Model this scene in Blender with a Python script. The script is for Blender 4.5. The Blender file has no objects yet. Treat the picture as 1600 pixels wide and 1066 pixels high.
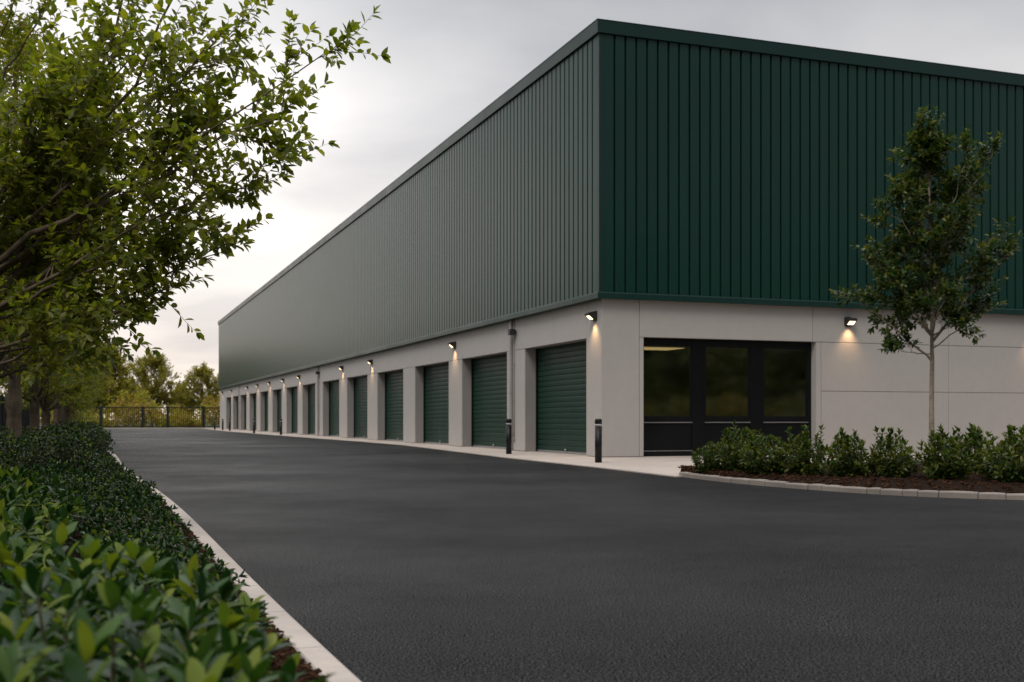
import bpy, bmesh, math, random
import numpy as np
from mathutils import Vector, Matrix

PI = math.pi
scene = bpy.context.scene
COL = scene.collection
random.seed(7)

# ------------------------------------------------------------------ survey of the place
FPX, U0, V0, EYE = 1785.0, 800.0, 655.0, 1.05      # camera: focal length in px of a 1600 px frame, horizon row, eye height


def ground(u, v, z=0.0):
    y = FPX * (EYE - z) / (v - V0)
    return Vector(((u - U0) / FPX * y, y, z))


def at_depth(u, v, y):
    return Vector(((u - U0) / FPX * y, y, EYE - (v - V0) / FPX * y))


CORNER = Vector((2.41, 30.7, 0.0))
DL = Vector((-0.3422, 0.9396, 0.0))                 # along the long side, away from the road
DR = Vector((0.9396, 0.3422, 0.0))                  # along the short front
ROTZ = math.atan2(DR.y, DR.x)


def to_world(x, y, z=0.0):
    return CORNER + DR * x + DL * y + Vector((0, 0, z))


def side_t(u, d=0.0):                               # distance along the side facade (plane x = d) seen in column u
    k = (u - U0) / FPX
    o = CORNER + DR * d
    return (o.x - k * o.y) / (k * DL.y - DL.x)


def front_s(u, d=0.0):                              # distance along the front facade (plane y = d)
    k = (u - U0) / FPX
    o = CORNER + DL * d
    return (k * o.y - o.x) / (DR.x - k * DR.y)


def kerb_x(y):                                      # road side of the long kerb
    return -0.585 - 0.385 * (y - 4.56) + 0.06 * math.sin((y - 9) * 0.33) * (1 if y < 40 else 0)


# ------------------------------------------------------------------ helpers
class MB:
    """collects simple shapes and links them as one mesh object"""

    def __init__(self):
        self.v, self.f, self.m, self.s = [], [], [], []

    def add(self, verts, faces, mi=0, smooth=False):
        b = len(self.v)
        self.v.extend([tuple(p) for p in verts])
        for f in faces:
            self.f.append([b + i for i in f])
            self.m.append(mi)
            self.s.append(smooth)

    def box(self, x0, x1, y0, y1, z0, z1, mi=0, M=None):
        vs = [Vector((x, y, z)) for z in (z0, z1) for y in (y0, y1) for x in (x0, x1)]
        if M is not None:
            vs = [M @ p for p in vs]
        self.add(vs, [(0, 2, 3, 1), (4, 5, 7, 6), (0, 1, 5, 4), (2, 6, 7, 3), (0, 4, 6, 2), (1, 3, 7, 5)], mi)

    def cbox(self, x0, x1, y0, y1, z0, z1, c=0.006, mi=0):
        """box with small chamfers on all edges"""
        bm = bmesh.new()
        bmesh.ops.create_cube(bm, size=1.0)
        for p in bm.verts:
            p.co = Vector(((x0 + x1) / 2 + p.co.x * (x1 - x0), (y0 + y1) / 2 + p.co.y * (y1 - y0), (z0 + z1) / 2 + p.co.z * (z1 - z0)))
        bmesh.ops.bevel(bm, geom=list(bm.edges), offset=c, segments=1, affect='EDGES')
        bm.verts.index_update()
        self.add([p.co.copy() for p in bm.verts], [[q.index for q in f.verts] for f in bm.faces], mi)
        bm.free()

    def prism(self, profile, axis, a, b, mi=0):
        """profile: 2-D points; extruded along axis 0/1/2 from a to b"""
        n = len(profile)
        vs = []
        for t in (a, b):
            for p, q in profile:
                vs.append({0: (t, p, q), 1: (p, t, q), 2: (p, q, t)}[axis])
        fs = [[i, (i + 1) % n, n + (i + 1) % n, n + i] for i in range(n)]
        fs += [list(range(n))[::-1], list(range(n, 2 * n))]
        self.add(vs, fs, mi)

    def tube(self, pts, rad, sides=6, mi=0, cap=True, smooth=True):
        n = len(pts)
        vs, fs = [], []
        d = (pts[1] - pts[0]).normalized()
        a = d.orthogonal().normalized()
        for i, p in enumerate(pts):
            t = (pts[min(i + 1, n - 1)] - pts[max(i - 1, 0)]).normalized()
            a = a - t * a.dot(t)
            a = a.normalized() if a.length > 1e-6 else t.orthogonal().normalized()
            b = t.cross(a)
            for k in range(sides):
                w = 2 * PI * k / sides
                vs.append(p + (a * math.cos(w) + b * math.sin(w)) * rad[i])
        for i in range(n - 1):
            for k in range(sides):
                k2 = (k + 1) % sides
                fs.append([i * sides + k, i * sides + k2, (i + 1) * sides + k2, (i + 1) * sides + k])
        if cap:
            fs.append(list(range(sides))[::-1])
            fs.append([(n - 1) * sides + k for k in range(sides)])
        self.add(vs, fs, mi, smooth)

    def lathe(self, prof, sides=24, mi=0, smooth=True, c=(0, 0, 0)):
        vs, fs = [], []
        for r, z in prof:
            for k in range(sides):
                w = 2 * PI * k / sides
                vs.append((c[0] + r * math.cos(w), c[1] + r * math.sin(w), c[2] + z))
        for i in range(len(prof) - 1):
            for k in range(sides):
                k2 = (k + 1) % sides
                fs.append([i * sides + k, i * sides + k2, (i + 1) * sides + k2, (i + 1) * sides + k])
        fs.append(list(range(sides))[::-1])
        fs.append([(len(prof) - 1) * sides + k for k in range(sides)])
        self.add(vs, fs, mi, smooth)

    def mesh(self, name, mats):
        me = bpy.data.meshes.new(name)
        me.from_pydata(self.v, [], self.f)
        me.polygons.foreach_set('material_index', self.m)
        me.polygons.foreach_set('use_smooth', self.s)
        for m in (mats if isinstance(mats, (list, tuple)) else [mats]):
            me.materials.append(m)
        me.update()
        return me

    def build(self, name, mats, parent=None, loc=None):
        return link(name, self.mesh(name, mats), parent, loc)


def link(name, data, parent=None, loc=None):
    o = bpy.data.objects.new(name, data)
    COL.objects.link(o)
    if parent is not None:
        o.parent = parent
    if loc is not None:
        o.location = loc
    return o


def tag(o, label, cat, group=None, kind=None):
    o['label'] = label
    o['category'] = cat
    if group:
        o['group'] = group
    if kind:
        o['kind'] = kind
    return o


def thing(name, label, cat, loc=(0, 0, 0), rz=0.0, group=None, scale=1.0):
    o = bpy.data.objects.new(name, None)
    o.empty_display_size = 0.2
    COL.objects.link(o)
    o.location = loc
    o.rotation_euler = (0, 0, rz)
    o.scale = (scale,) * 3 if not isinstance(scale, tuple) else scale
    return tag(o, label, cat, group)


def struct(o):
    o['kind'] = 'structure'
    return o


def dup(root, label, loc, rz=0.0, scale=1.0, group=None):
    r = root.copy()
    COL.objects.link(r)
    r.location = loc
    r.rotation_euler = (0, 0, rz)
    r.scale = (scale,) * 3 if not isinstance(scale, tuple) else scale
    r['label'] = label
    if group:
        r['group'] = group
    for ch in list(root.children):
        c = ch.copy()
        COL.objects.link(c)
        c.parent = r
        for g in list(ch.children):
            d = g.copy()
            COL.objects.link(d)
            d.parent = c
    return r


# ------------------------------------------------------------------ materials
class NT:
    def __init__(self, name):
        self.mat = bpy.data.materials.new(name)
        self.mat.use_nodes = True
        self.t = self.mat.node_tree
        self.b = self.t.nodes['Principled BSDF']
        self.out = self.t.nodes['Material Output']

    def n(self, kind, **kw):
        nd = self.t.nodes.new(kind)
        for k, v in kw.items():
            if k.startswith('_'):
                setattr(nd, k[1:], v)
            else:
                nd.inputs[k.replace('__', ' ')].default_value = v
        return nd

    def l(self, a, b):
        self.t.links.new(a, b)

    def coords(self, out='Object', scale=(1, 1, 1)):
        tc = self.n('ShaderNodeTexCoord')
        mp = self.n('ShaderNodeMapping')
        mp.inputs['Scale'].default_value = scale
        self.l(tc.outputs[out], mp.inputs['Vector'])
        return mp.outputs['Vector']

    def noise(self, vec, scale, detail=4.0, rough=0.55):
        nd = self.n('ShaderNodeTexNoise', Scale=scale, Detail=detail, Roughness=rough)
        self.l(vec, nd.inputs['Vector'])
        return nd.outputs['Fac']

    def ramp(self, fac, stops):
        r = self.n('ShaderNodeValToRGB')
        el = r.color_ramp.elements
        while len(el) < len(stops):
            el.new(0.5)
        for e, (p, c) in zip(el, stops):
            e.position = p
            e.color = (*c, 1.0) if len(c) == 3 else c
        self.l(fac, r.inputs['Fac'])
        return r.outputs['Color']

    def mix(self, a, b, fac=0.5, mode='MIX'):
        m = self.n('ShaderNodeMix', _data_type='RGBA', _blend_type=mode)
        for s, k in ((a, 6), (b, 7)):
            if isinstance(s, tuple):
                m.inputs[k].default_value = (*s, 1.0)
            else:
                self.l(s, m.inputs[k])
        if isinstance(fac, float):
            m.inputs[0].default_value = fac
        else:
            self.l(fac, m.inputs[0])
        return m.outputs[2]

    def mapr(self, v, a, b, c, d):
        m = self.n('ShaderNodeMapRange')
        for k, x in zip((1, 2, 3, 4), (a, b, c, d)):
            m.inputs[k].default_value = x
        self.l(v, m.inputs[0])
        return m.outputs[0]

    def bump(self, h, strength=0.3, dist=0.01):
        b = self.n('ShaderNodeBump', Strength=strength, Distance=dist)
        self.l(h, b.inputs['Height'])
        self.l(b.outputs['Normal'], self.b.inputs['Normal'])

    def col(self, c):
        if isinstance(c, tuple):
            self.b.inputs['Base Color'].default_value = (*c, 1.0)
        else:
            self.l(c, self.b.inputs['Base Color'])

    def rough(self, r):
        if isinstance(r, (int, float)):
            self.b.inputs['Roughness'].default_value = r
        else:
            self.l(r, self.b.inputs['Roughness'])


def gray(c, k):
    return tuple(x * k for x in c)


def mat_concrete(name, c, mott=0.16, fine=60, rough=0.85, bump=0.12, grain=(1, 1, 1)):
    t = NT(name)
    v = t.coords('Object', grain)
    big = t.noise(v, 0.55, 5, 0.6)
    mid = t.noise(v, 4.0, 5, 0.6)
    fin = t.noise(v, fine, 3, 0.6)
    base = t.ramp(big, [(0.3, gray(c, 1 - mott)), (0.7, gray(c, 1 + mott * 0.6))])
    base = t.mix(base, t.ramp(mid, [(0.3, (0.86, 0.855, 0.85)), (0.65, (1, 1, 1))]), 0.35, 'MULTIPLY')
    base = t.mix(base, t.ramp(fin, [(0.35, (0.85, 0.85, 0.85)), (0.6, (1, 1, 1))]), 0.5, 'MULTIPLY')
    t.col(base)
    t.rough(rough)
    t.bump(fin, bump, 0.004)
    return t.mat


def mat_metal_paint(name, c, rough=0.4, var=0.12, streak=(3, 3, 0.15), metallic=0.0, bump=0.0, ior=1.5, spec=0.5, rv=0.05):
    t = NT(name)
    v = t.coords('Object', streak)
    n1 = t.noise(v, 1.6, 5, 0.6)
    v2 = t.coords('Object')
    n2 = t.noise(v2, 0.8, 4, 0.6)
    base = t.ramp(n1, [(0.3, gray(c, 1 - var)), (0.7, gray(c, 1 + var))])
    base = t.mix(base, t.ramp(n2, [(0.3, (0.88, 0.88, 0.9)), (0.7, (1, 1, 1))]), 0.8, 'MULTIPLY')
    t.col(base)
    t.rough(t.mapr(n2, 0.3, 0.7, rough - rv, rough + rv))
    t.b.inputs['Metallic'].default_value = metallic
    t.b.inputs['IOR'].default_value = ior
    t.b.inputs['Specular IOR Level'].default_value = spec
    if bump:
        t.bump(t.noise(v2, 1.3, 2, 0.5), bump, 0.02)
    return t.mat


def mat_leaf(name, cols, rough=0.4, trans=0.3, tcol=None, spec=0.5):
    t = NT(name)
    g = t.n('ShaderNodeNewGeometry')
    c = t.ramp(g.outputs['Random Per Island'], [(i / (len(cols) - 1), k) for i, k in enumerate(cols)])
    t.col(c)
    t.rough(rough)
    t.b.inputs['Specular IOR Level'].default_value = spec
    tr = t.n('ShaderNodeBsdfTranslucent')
    tc = t.mix(c, tcol or (0.9, 1.0, 0.35), 0.5, 'MULTIPLY')
    bright = t.mix(tc, (2.0, 2.0, 1.2), 1.0, 'MULTIPLY')
    t.l(bright, tr.inputs['Color'])
    ms = t.n('ShaderNodeMixShader', Fac=trans)
    t.l(t.b.outputs[0], ms.inputs[1])
    t.l(tr.outputs[0], ms.inputs[2])
    t.l(ms.outputs[0], t.out.inputs['Surface'])
    return t.mat


def mat_bark(name, c):
    t = NT(name)
    v = t.coords('Object', (1, 1, 0.35))
    a = t.noise(v, 14, 6, 0.65)
    v2 = t.coords('Object', (1, 1, 4.0))
    b = t.noise(v2, 3.0, 4, 0.6)
    base = t.ramp(a, [(0.3, gray(c, 0.55)), (0.7, gray(c, 1.25))])
    base = t.mix(base, t.ramp(b, [(0.35, (0.7, 0.68, 0.62)), (0.6, (1, 1, 1))]), 0.8, 'MULTIPLY')
    t.col(base)
    t.rough(0.85)
    t.bump(a, 0.5, 0.012)
    return t.mat


def mat_asphalt():
    t = NT('asphalt')
    v = t.coords('Object')
    st = t.n('ShaderNodeTexVoronoi', Scale=130.0)
    t.l(v, st.inputs['Vector'])
    st2 = t.n('ShaderNodeTexVoronoi', Scale=34.0)
    t.l(v, st2.inputs['Vector'])
    fin = t.noise(v, 85, 4, 0.8)
    mid = t.noise(v, 2.2, 6, 0.62)
    big = t.noise(t.coords('Object', (1, 0.7, 1)), 0.13, 5, 0.6)
    lane = t.noise(t.coords('Object'), 0.7, 5, 0.6)
    base = t.ramp(fin, [(0.40, (0.0010, 0.0011, 0.0013)), (0.49, (0.0050, 0.0053, 0.0060)), (0.60, (0.085, 0.087, 0.090))])
    sep = t.n('ShaderNodeSeparateColor')
    t.l(st.outputs['Color'], sep.inputs[0])
    base = t.mix(base, t.ramp(sep.outputs[0], [(0.0, (0.55, 0.55, 0.55)), (0.8, (1.1, 1.1, 1.1)), (0.97, (1.9, 1.85, 1.75))]), 1.0, 'MULTIPLY')
    base = t.mix(base, t.ramp(mid, [(0.3, (0.82, 0.82, 0.83)), (0.7, (1.10, 1.09, 1.08))]), 1.0, 'MULTIPLY')
    base = t.mix(base, t.ramp(big, [(0.38, (0.60, 0.60, 0.62)), (0.62, (1.2, 1.19, 1.17))]), 1.0, 'MULTIPLY')
    t.col(base)
    sm = t.n('ShaderNodeMath', _operation='MULTIPLY')
    t.l(t.mapr(fin, 0.42, 0.58, 0.0, 0.12), sm.inputs[0])
    t.l(t.mapr(t.noise(t.coords('Object', (0.8, 1, 1)), 0.22, 5, 0.6), 0.38, 0.62, 0.45, 1.5), sm.inputs[1])
    t.l(sm.outputs[0], t.b.inputs['Specular IOR Level'])
    r1 = t.mapr(big, 0.35, 0.65, 0.38, 0.56)
    m = t.n('ShaderNodeMath', _operation='ADD')
    t.l(r1, m.inputs[0])
    t.l(t.mapr(lane, 0.35, 0.65, -0.03, 0.04), m.inputs[1])
    t.rough(m.outputs[0])
    h = t.n('ShaderNodeMath', _operation='ADD')
    t.l(t.mapr(st.outputs['Distance'], 0, 0.8, 1, 0), h.inputs[0])
    t.l(fin, h.inputs[1])
    t.bump(h.outputs[0], 0.55, 0.008)
    return t.mat


def mat_soil(name, c):
    t = NT(name)
    v = t.coords('Object')
    a = t.noise(v, 22, 6, 0.7)
    t.col(t.ramp(a, [(0.3, gray(c, 0.35)), (0.55, c), (0.75, gray(c, 2.2))]))
    t.rough(0.95)
    t.b.inputs['Specular IOR Level'].default_value = 0.05
    t.bump(a, 0.9, 0.03)
    return t.mat


def mat_grass(name):
    t = NT(name)
    v = t.coords('Object')
    a = t.noise(v, 0.5, 6, 0.7)
    b = t.noise(v, 30, 4, 0.7)
    c = t.ramp(a, [(0.3, (0.03, 0.045, 0.012)), (0.7, (0.07, 0.08, 0.022))])
    t.col(t.mix(c, t.ramp(b, [(0.3, (0.5, 0.5, 0.5)), (0.7, (1.2, 1.2, 1.1))]), 1.0, 'MULTIPLY'))
    t.rough(0.95)
    t.bump(b, 0.8, 0.05)
    return t.mat


def mat_emit(name, c, s):
    t = NT(name)
    t.col((0.8, 0.8, 0.8))
    t.b.inputs['Emission Color'].default_value = (*c, 1)
    t.b.inputs['Emission Strength'].default_value = s
    return t.mat


def mat_glass(name):
    t = NT(name)
    t.t.nodes.remove(t.b)
    gl = t.n('ShaderNodeBsdfGlossy', Roughness=0.055)
    gl.inputs['Color'].default_value = (0.95, 0.97, 0.95, 1)
    tr = t.n('ShaderNodeBsdfTransparent')
    tr.inputs['Color'].default_value = (0.62, 0.66, 0.62, 1)
    fr = t.n('ShaderNodeFresnel', IOR=3.3)
    ms = t.n('ShaderNodeMixShader')
    ge = t.n('ShaderNodeNewGeometry')
    mu = t.n('ShaderNodeMath', _operation='MULTIPLY')
    t.l(fr.outputs[0], mu.inputs[0])
    t.l(t.mapr(ge.outputs['Backfacing'], 0, 1, 1, 0), mu.inputs[1])
    t.l(mu.outputs[0], ms.inputs[0])
    t.l(tr.outputs[0], ms.inputs[1])
    t.l(gl.outputs[0], ms.inputs[2])
    t.l(ms.outputs[0], t.out.inputs['Surface'])
    return t.mat


GREEN = (0.0060, 0.038, 0.0275)
M = dict(
    asphalt=mat_asphalt(),
    wall=mat_concrete('wall_panel_concrete', (0.465, 0.437, 0.41), 0.03, 90, 0.75, 0.03),
    core=mat_concrete('wall_core_concrete', (0.30, 0.28, 0.265), 0.10, 60),
    paving=mat_concrete('paving_concrete', (0.50, 0.43, 0.375), 0.16, 50, 0.85, 0.15),
    kerb=mat_concrete('kerb_concrete', (0.52, 0.455, 0.405), 0.32, 45, 0.85, 0.2),
    sett=mat_concrete('sett_granite', (0.29, 0.25, 0.215), 0.3, 38, 0.8, 0.35),
    joint=mat_concrete('joint_mortar', (0.13, 0.12, 0.11), 0.2, 40),
    clad=mat_metal_paint('cladding_green', GREEN, 0.30, 0.05, (2.2, 2.2, 0.08), spec=0.27, rv=0.01),
    trim=mat_metal_paint('trim_green', (0.0065, 0.034, 0.027), 0.36, 0.08, spec=0.28),
    door=mat_metal_paint('shutter_green', (0.0052, 0.036, 0.0225), 0.42, 0.14, (0.8, 0.8, 2.0), spec=0.22),
    roof=mat_concrete('roof_membrane', (0.16, 0.16, 0.165), 0.2, 20),
    black=mat_metal_paint('black_frame', (0.0045, 0.005, 0.006), 0.34, 0.15, spec=0.25),
    bollard=mat_metal_paint('bollard_black', (0.007, 0.0075, 0.009), 0.42, 0.2, spec=0.3),
    alu=mat_metal_paint('aluminium', (0.45, 0.45, 0.46), 0.35, 0.1, metallic=0.8),
    pipe=mat_metal_paint('pipe_grey', (0.34, 0.32, 0.305), 0.5, 0.1),
    lampbody=mat_metal_paint('lamp_bronze', (0.022, 0.020, 0.018), 0.45, 0.15),
    fence=mat_metal_paint('fence_dark', (0.008, 0.013, 0.012), 0.5, 0.2),
    board=mat_metal_paint('board_dark', (0.012, 0.015, 0.018), 0.7, 0.3, (6, 6, 0.3)),
    soil=mat_soil('bed_mulch', (0.020, 0.011, 0.007)),
    soil_b=mat_soil('mulch_chip', (0.055, 0.027, 0.015)),
    grass=mat_grass('grass'),
    lens=mat_emit('lamp_lens', (1.0, 0.74, 0.42), 3.4),
    panel=mat_emit('ceiling_panel', (1.0, 0.64, 0.28), 1.15),
    glass=mat_glass('window_glass'),
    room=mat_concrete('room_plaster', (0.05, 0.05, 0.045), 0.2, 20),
    band=mat_metal_paint('reflective_band', (0.62, 0.62, 0.62), 0.3, 0.05),
    bark=mat_bark('bark_brown', (0.17, 0.125, 0.085)),
    bark_p=mat_bark('bark_pale', (0.33, 0.275, 0.205)),
    stem=mat_bark('stem_green', (0.09, 0.085, 0.035)),
    lf_near=mat_leaf('leaf_near', [(0.075, 0.100, 0.013), (0.15, 0.17, 0.019), (0.24, 0.235, 0.028)], 0.5, 0.52),
    lf_row=mat_leaf('leaf_row', [(0.095, 0.112, 0.013), (0.18, 0.18, 0.02), (0.28, 0.24, 0.028)], 0.5, 0.52),
    lf_young=mat_leaf('leaf_young', [(0.10, 0.15, 0.018), (0.17, 0.20, 0.022)], 0.42, 0.4),
    lf_laurel=mat_leaf('leaf_laurel', [(0.006, 0.024, 0.006), (0.014, 0.046, 0.008), (0.026, 0.070, 0.011), (0.055, 0.11, 0.016)], 0.40, 0.18, spec=0.28),
    lf_laurel_y=mat_leaf('leaf_laurel_young', [(0.075, 0.13, 0.016), (0.17, 0.20, 0.022)], 0.44, 0.28, spec=0.2),
    lf_box=mat_leaf('leaf_dark', [(0.007, 0.026, 0.006), (0.014, 0.042, 0.008), (0.028, 0.066, 0.011)], 0.30, 0.15, spec=0.35),
    lf_tree=mat_leaf('leaf_tree', [(0.014, 0.040, 0.010), (0.028, 0.060, 0.013), (0.048, 0.084, 0.015)], 0.4, 0.28, spec=0.35),
    lf_tree_y=mat_leaf('leaf_tree_young', [(0.075, 0.095, 0.016), (0.14, 0.14, 0.022)], 0.36, 0.25),
    lf_shrub=mat_leaf('leaf_shrub', [(0.013, 0.038, 0.007), (0.034, 0.070, 0.010), (0.075, 0.11, 0.014)], 0.38, 0.24, spec=0.25),
    lf_far=mat_leaf('leaf_far', [(0.15, 0.15, 0.03), (0.22, 0.20, 0.04), (0.28, 0.235, 0.045)], 0.7, 0.58),
    lf_far2=mat_leaf('leaf_autumn', [(0.15, 0.13, 0.02), (0.23, 0.165, 0.022), (0.30, 0.19, 0.024)], 0.6, 0.4),
    lf_wood=mat_leaf('leaf_wood', [(0.07, 0.09, 0.022), (0.11, 0.125, 0.03), (0.17, 0.165, 0.036)], 0.6, 0.2),
)

# ------------------------------------------------------------------ foliage
LEAF_SMALL = (np.array([(0, 0, 0), (-.23, .30, .07), (-.21, .66, .06), (0, 1, -.07), (.21, .66, .06), (.23, .30, .07)], dtype=np.float64),
              [(0, 3, 2, 1), (0, 5, 4, 3)])
LEAF_BIG = (np.array([(0, 0, 0), (-.11, .16, .03), (.11, .16, .03), (0, .18, -.005),
                      (-.185, .42, .055), (.185, .42, .055), (0, .42, .0),
                      (-.165, .68, .045), (.165, .68, .045), (0, .68, -.015),
                      (-.085, .88, .0), (.085, .88, .0), (0, .88, -.045), (0, 1, -.085)], dtype=np.float64),
            [(0, 3, 1), (0, 2, 3), (1, 3, 6, 4), (3, 2, 5, 6), (4, 6, 9, 7), (6, 5, 8, 9), (7, 9, 12, 10), (9, 8, 11, 12), (10, 12, 13), (12, 11, 13)])


def leaf_mesh(name, leaves, tmpl, mats, smooth=False, wide=1.0):
    """leaves: list of (origin, axis, normal, size, material)"""
    T, F = tmpl
    n = len(leaves)
    O = np.array([l[0][:] for l in leaves])
    A = np.array([l[1][:] for l in leaves])
    N = np.array([l[2][:] for l in leaves])
    S = np.array([l[3] for l in leaves])
    mi = np.array([l[4] for l in leaves], dtype=np.int32)
    A /= np.linalg.norm(A, axis=1, keepdims=True) + 1e-9
    N = N - A * np.sum(A * N, axis=1, keepdims=True)
    N /= np.linalg.norm(N, axis=1, keepdims=True) + 1e-9
    X = np.cross(A, N)
    k = T.shape[0]
    V = (O[:, None, :] + S[:, None, None] * (T[None, :, 0:1] * wide * X[:, None, :] + T[None, :, 1:2] * A[:, None, :] + T[None, :, 2:3] * N[:, None, :]))
    V = V.reshape(-1, 3)
    flat = np.concatenate([np.array(f) for f in F])
    sizes = np.array([len(f) for f in F])
    loops = (flat[None, :] + (np.arange(n) * k)[:, None]).reshape(-1)
    tot = np.tile(sizes, n)
    start = np.concatenate([[0], np.cumsum(tot)[:-1]])
    me = bpy.data.meshes.new(name)
    me.vertices.add(len(V))
    me.vertices.foreach_set('co', V.reshape(-1))
    me.loops.add(len(loops))
    me.loops.foreach_set('vertex_index', loops.astype(np.int32))
    me.polygons.add(len(tot))
    me.polygons.foreach_set('loop_start', start.astype(np.int32))
    me.polygons.foreach_set('material_index', np.repeat(mi, len(F)).astype(np.int32))
    if smooth:
        me.polygons.foreach_set('use_smooth', np.ones(len(tot), dtype=bool))
    for m in mats:
        me.materials.append(m)
    me.update(calc_edges=True)
    return me


def rvec(rng, s=1.0):
    while True:
        v = Vector((rng.uniform(-1, 1), rng.uniform(-1, 1), rng.uniform(-1, 1)))
        if 0.05 < v.length < 1:
            return v.normalized() * s


UP = Vector((0, 0, 1))


class Plant:
    def __init__(self, seed):
        self.rng = random.Random(seed)
        self.wood = MB()
        self.lv = []

    def path(self, p, d, L, n, wob=0.12, up=0.0):
        r = self.rng
        pts = [p.copy()]
        d = d.normalized()
        for i in range(n):
            d = (d + rvec(r, wob) + UP * up).normalized()
            pts.append(pts[-1] + d * (L / n))
        return pts

    def leaves_along(self, pts, n, size, t0=0.15, spread=0.9, droop=0.12, young=0.0, tip=3, upn=0.8):
        r = self.rng
        ph = r.uniform(0, 6.28)
        m = len(pts) - 1
        for k in range(n + tip):
            t = t0 + (1 - t0) * (k + r.uniform(0.2, 0.8)) / n if k < n else 1.0
            f = min(t, 0.999) * m
            i = int(f)
            p = pts[i].lerp(pts[i + 1], f - i)
            d = (pts[i + 1] - pts[i]).normalized()
            a = d.orthogonal().normalized()
            b = d.cross(a)
            ph += 2.4 + r.uniform(-0.3, 0.3)
            perp = a * math.cos(ph) + b * math.sin(ph)
            sp = spread * (0.55 if k >= n else 1.0)
            ax = d * (0.55 if k < n else 0.9) + perp * sp + Vector((0, 0, -droop)) + rvec(r, 0.15)
            no = UP * upn + d * 0.35 - perp * 0.25 + rvec(r, 0.45)
            mi = 1 if (r.random() < young * (0.3 + 1.4 * t * t)) else 0
            self.lv.append((p, ax.normalized(), no, size * r.uniform(0.62, 1.1), mi))

    def twig(self, p, d, L, rad, nl, size, **kw):
        pts = self.path(p, d, L, 3, 0.16, 0.05)
        self.wood.tube(pts, [rad * (1 - 0.7 * i / 3) for i in range(4)], 3, cap=False)
        self.leaves_along(pts, nl, size, **kw)

    def limb(self, p0, target, rad, nsub, subL, ntw, twL, nl, size, bow=0.25, t0=0.3, sides=6, twig_r=0.004, **kw):
        r = self.rng
        v = target - p0
        c = p0 + v * 0.45 + Vector((-v.x, -v.y, abs(v.length) * 0.5)) * bow * 0.6 + rvec(r, 0.05 * v.length)
        n = 9
        pts = []
        for i in range(n + 1):
            t = i / n
            q = p0 * (1 - t) ** 2 + c * 2 * t * (1 - t) + target * t * t
            if 0 < i < n:
                q = q + rvec(r, 0.018 * v.length)
            pts.append(q)
        self.wood.tube(pts, [max(rad * (1 - 0.86 * (i / n) ** 0.8), 0.004) for i in range(n + 1)], sides, cap=False)
        for s in range(nsub):
            t = t0 + (1 - t0) * (s + r.uniform(0.1, 0.9)) / nsub
            f = min(t, 0.995) * n
            i = int(f)
            p = pts[i].lerp(pts[i + 1], f - i)
            d = (pts[i + 1] - pts[i]).normalized()
            a = d.orthogonal().normalized()
            b = d.cross(a)
            w = r.uniform(0, 6.28)
            sd = d * r.uniform(0.5, 1.0) + (a * math.cos(w) + b * math.sin(w)) * r.uniform(0.5, 1.0) + UP * 0.22
            L = subL * r.uniform(0.55, 1.1) * (1.15 - 0.55 * t)
            sp = self.path(p, sd, L, 4, 0.16, 0.06)
            sr = max(rad * 0.30 * (1 - 0.5 * t), 0.005)
            self.wood.tube(sp, [sr * (1 - 0.7 * j / 4) for j in range(5)], 4, cap=False)
            for q in range(ntw):
                tt = 0.2 + 0.8 * (q + r.uniform(0.1, 0.9)) / ntw
                g = min(tt, 0.995) * 4
                j = int(g)
                pp = sp[j].lerp(sp[j + 1], g - j)
                dd = (sp[j + 1] - sp[j]).normalized()
                td = dd * 0.8 + rvec(r, 0.8) + UP * 0.1
                self.twig(pp, td, twL * r.uniform(0.6, 1.2), twig_r, nl, size, **kw)
            self.leaves_along(sp[2:], nl // 2, size, **kw)
        self.leaves_along(pts[-3:], nl, size, **kw)
        return pts

    def trunk(self, H, r0, r1, lean=(0, 0), knots=()):
        r = self.rng
        n = 18
        pts, rad = [], []
        ox = oy = 0.0
        for i in range(n + 1):
            t = i / n
            ox += r.uniform(-1, 1) * 0.012 * H / 6
            oy += r.uniform(-1, 1) * 0.012 * H / 6
            pts.append(Vector((ox + lean[0] * t, oy + lean[1] * t, H * t)))
            f = r0 + (r1 - r0) * t ** 0.8 + 0.35 * r0 * math.exp(-t * H / 0.22)
            for kz in knots:
                f += r0 * 0.28 * math.exp(-((t * H - kz) / 0.12) ** 2)
            rad.append(f)
        # finer lower section for flare and knots
        P, R = [], []
        for i in range(n):
            for s in range(3):
                u = s / 3
                P.append(pts[i].lerp(pts[i + 1], u))
                z = P[-1].z
                t = z / H
                f = r0 + (r1 - r0) * t ** 0.8 + 0.35 * r0 * math.exp(-z / 0.22)
                for kz in knots:
                    f += r0 * 0.30 * math.exp(-((z - kz) / 0.10) ** 2)
                R.append(f * r.uniform(0.96, 1.04))
        P.append(pts[-1])
        R.append(r1)
        self.wood.tube(P, R, 12)
        self.tp = pts
        self.H = H
        return pts

    def trunk_at(self, z):
        f = max(0.0, min(z / self.H, 0.999)) * (len(self.tp) - 1)
        i = int(f)
        return self.tp[i].lerp(self.tp[i + 1], f - i)


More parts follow.
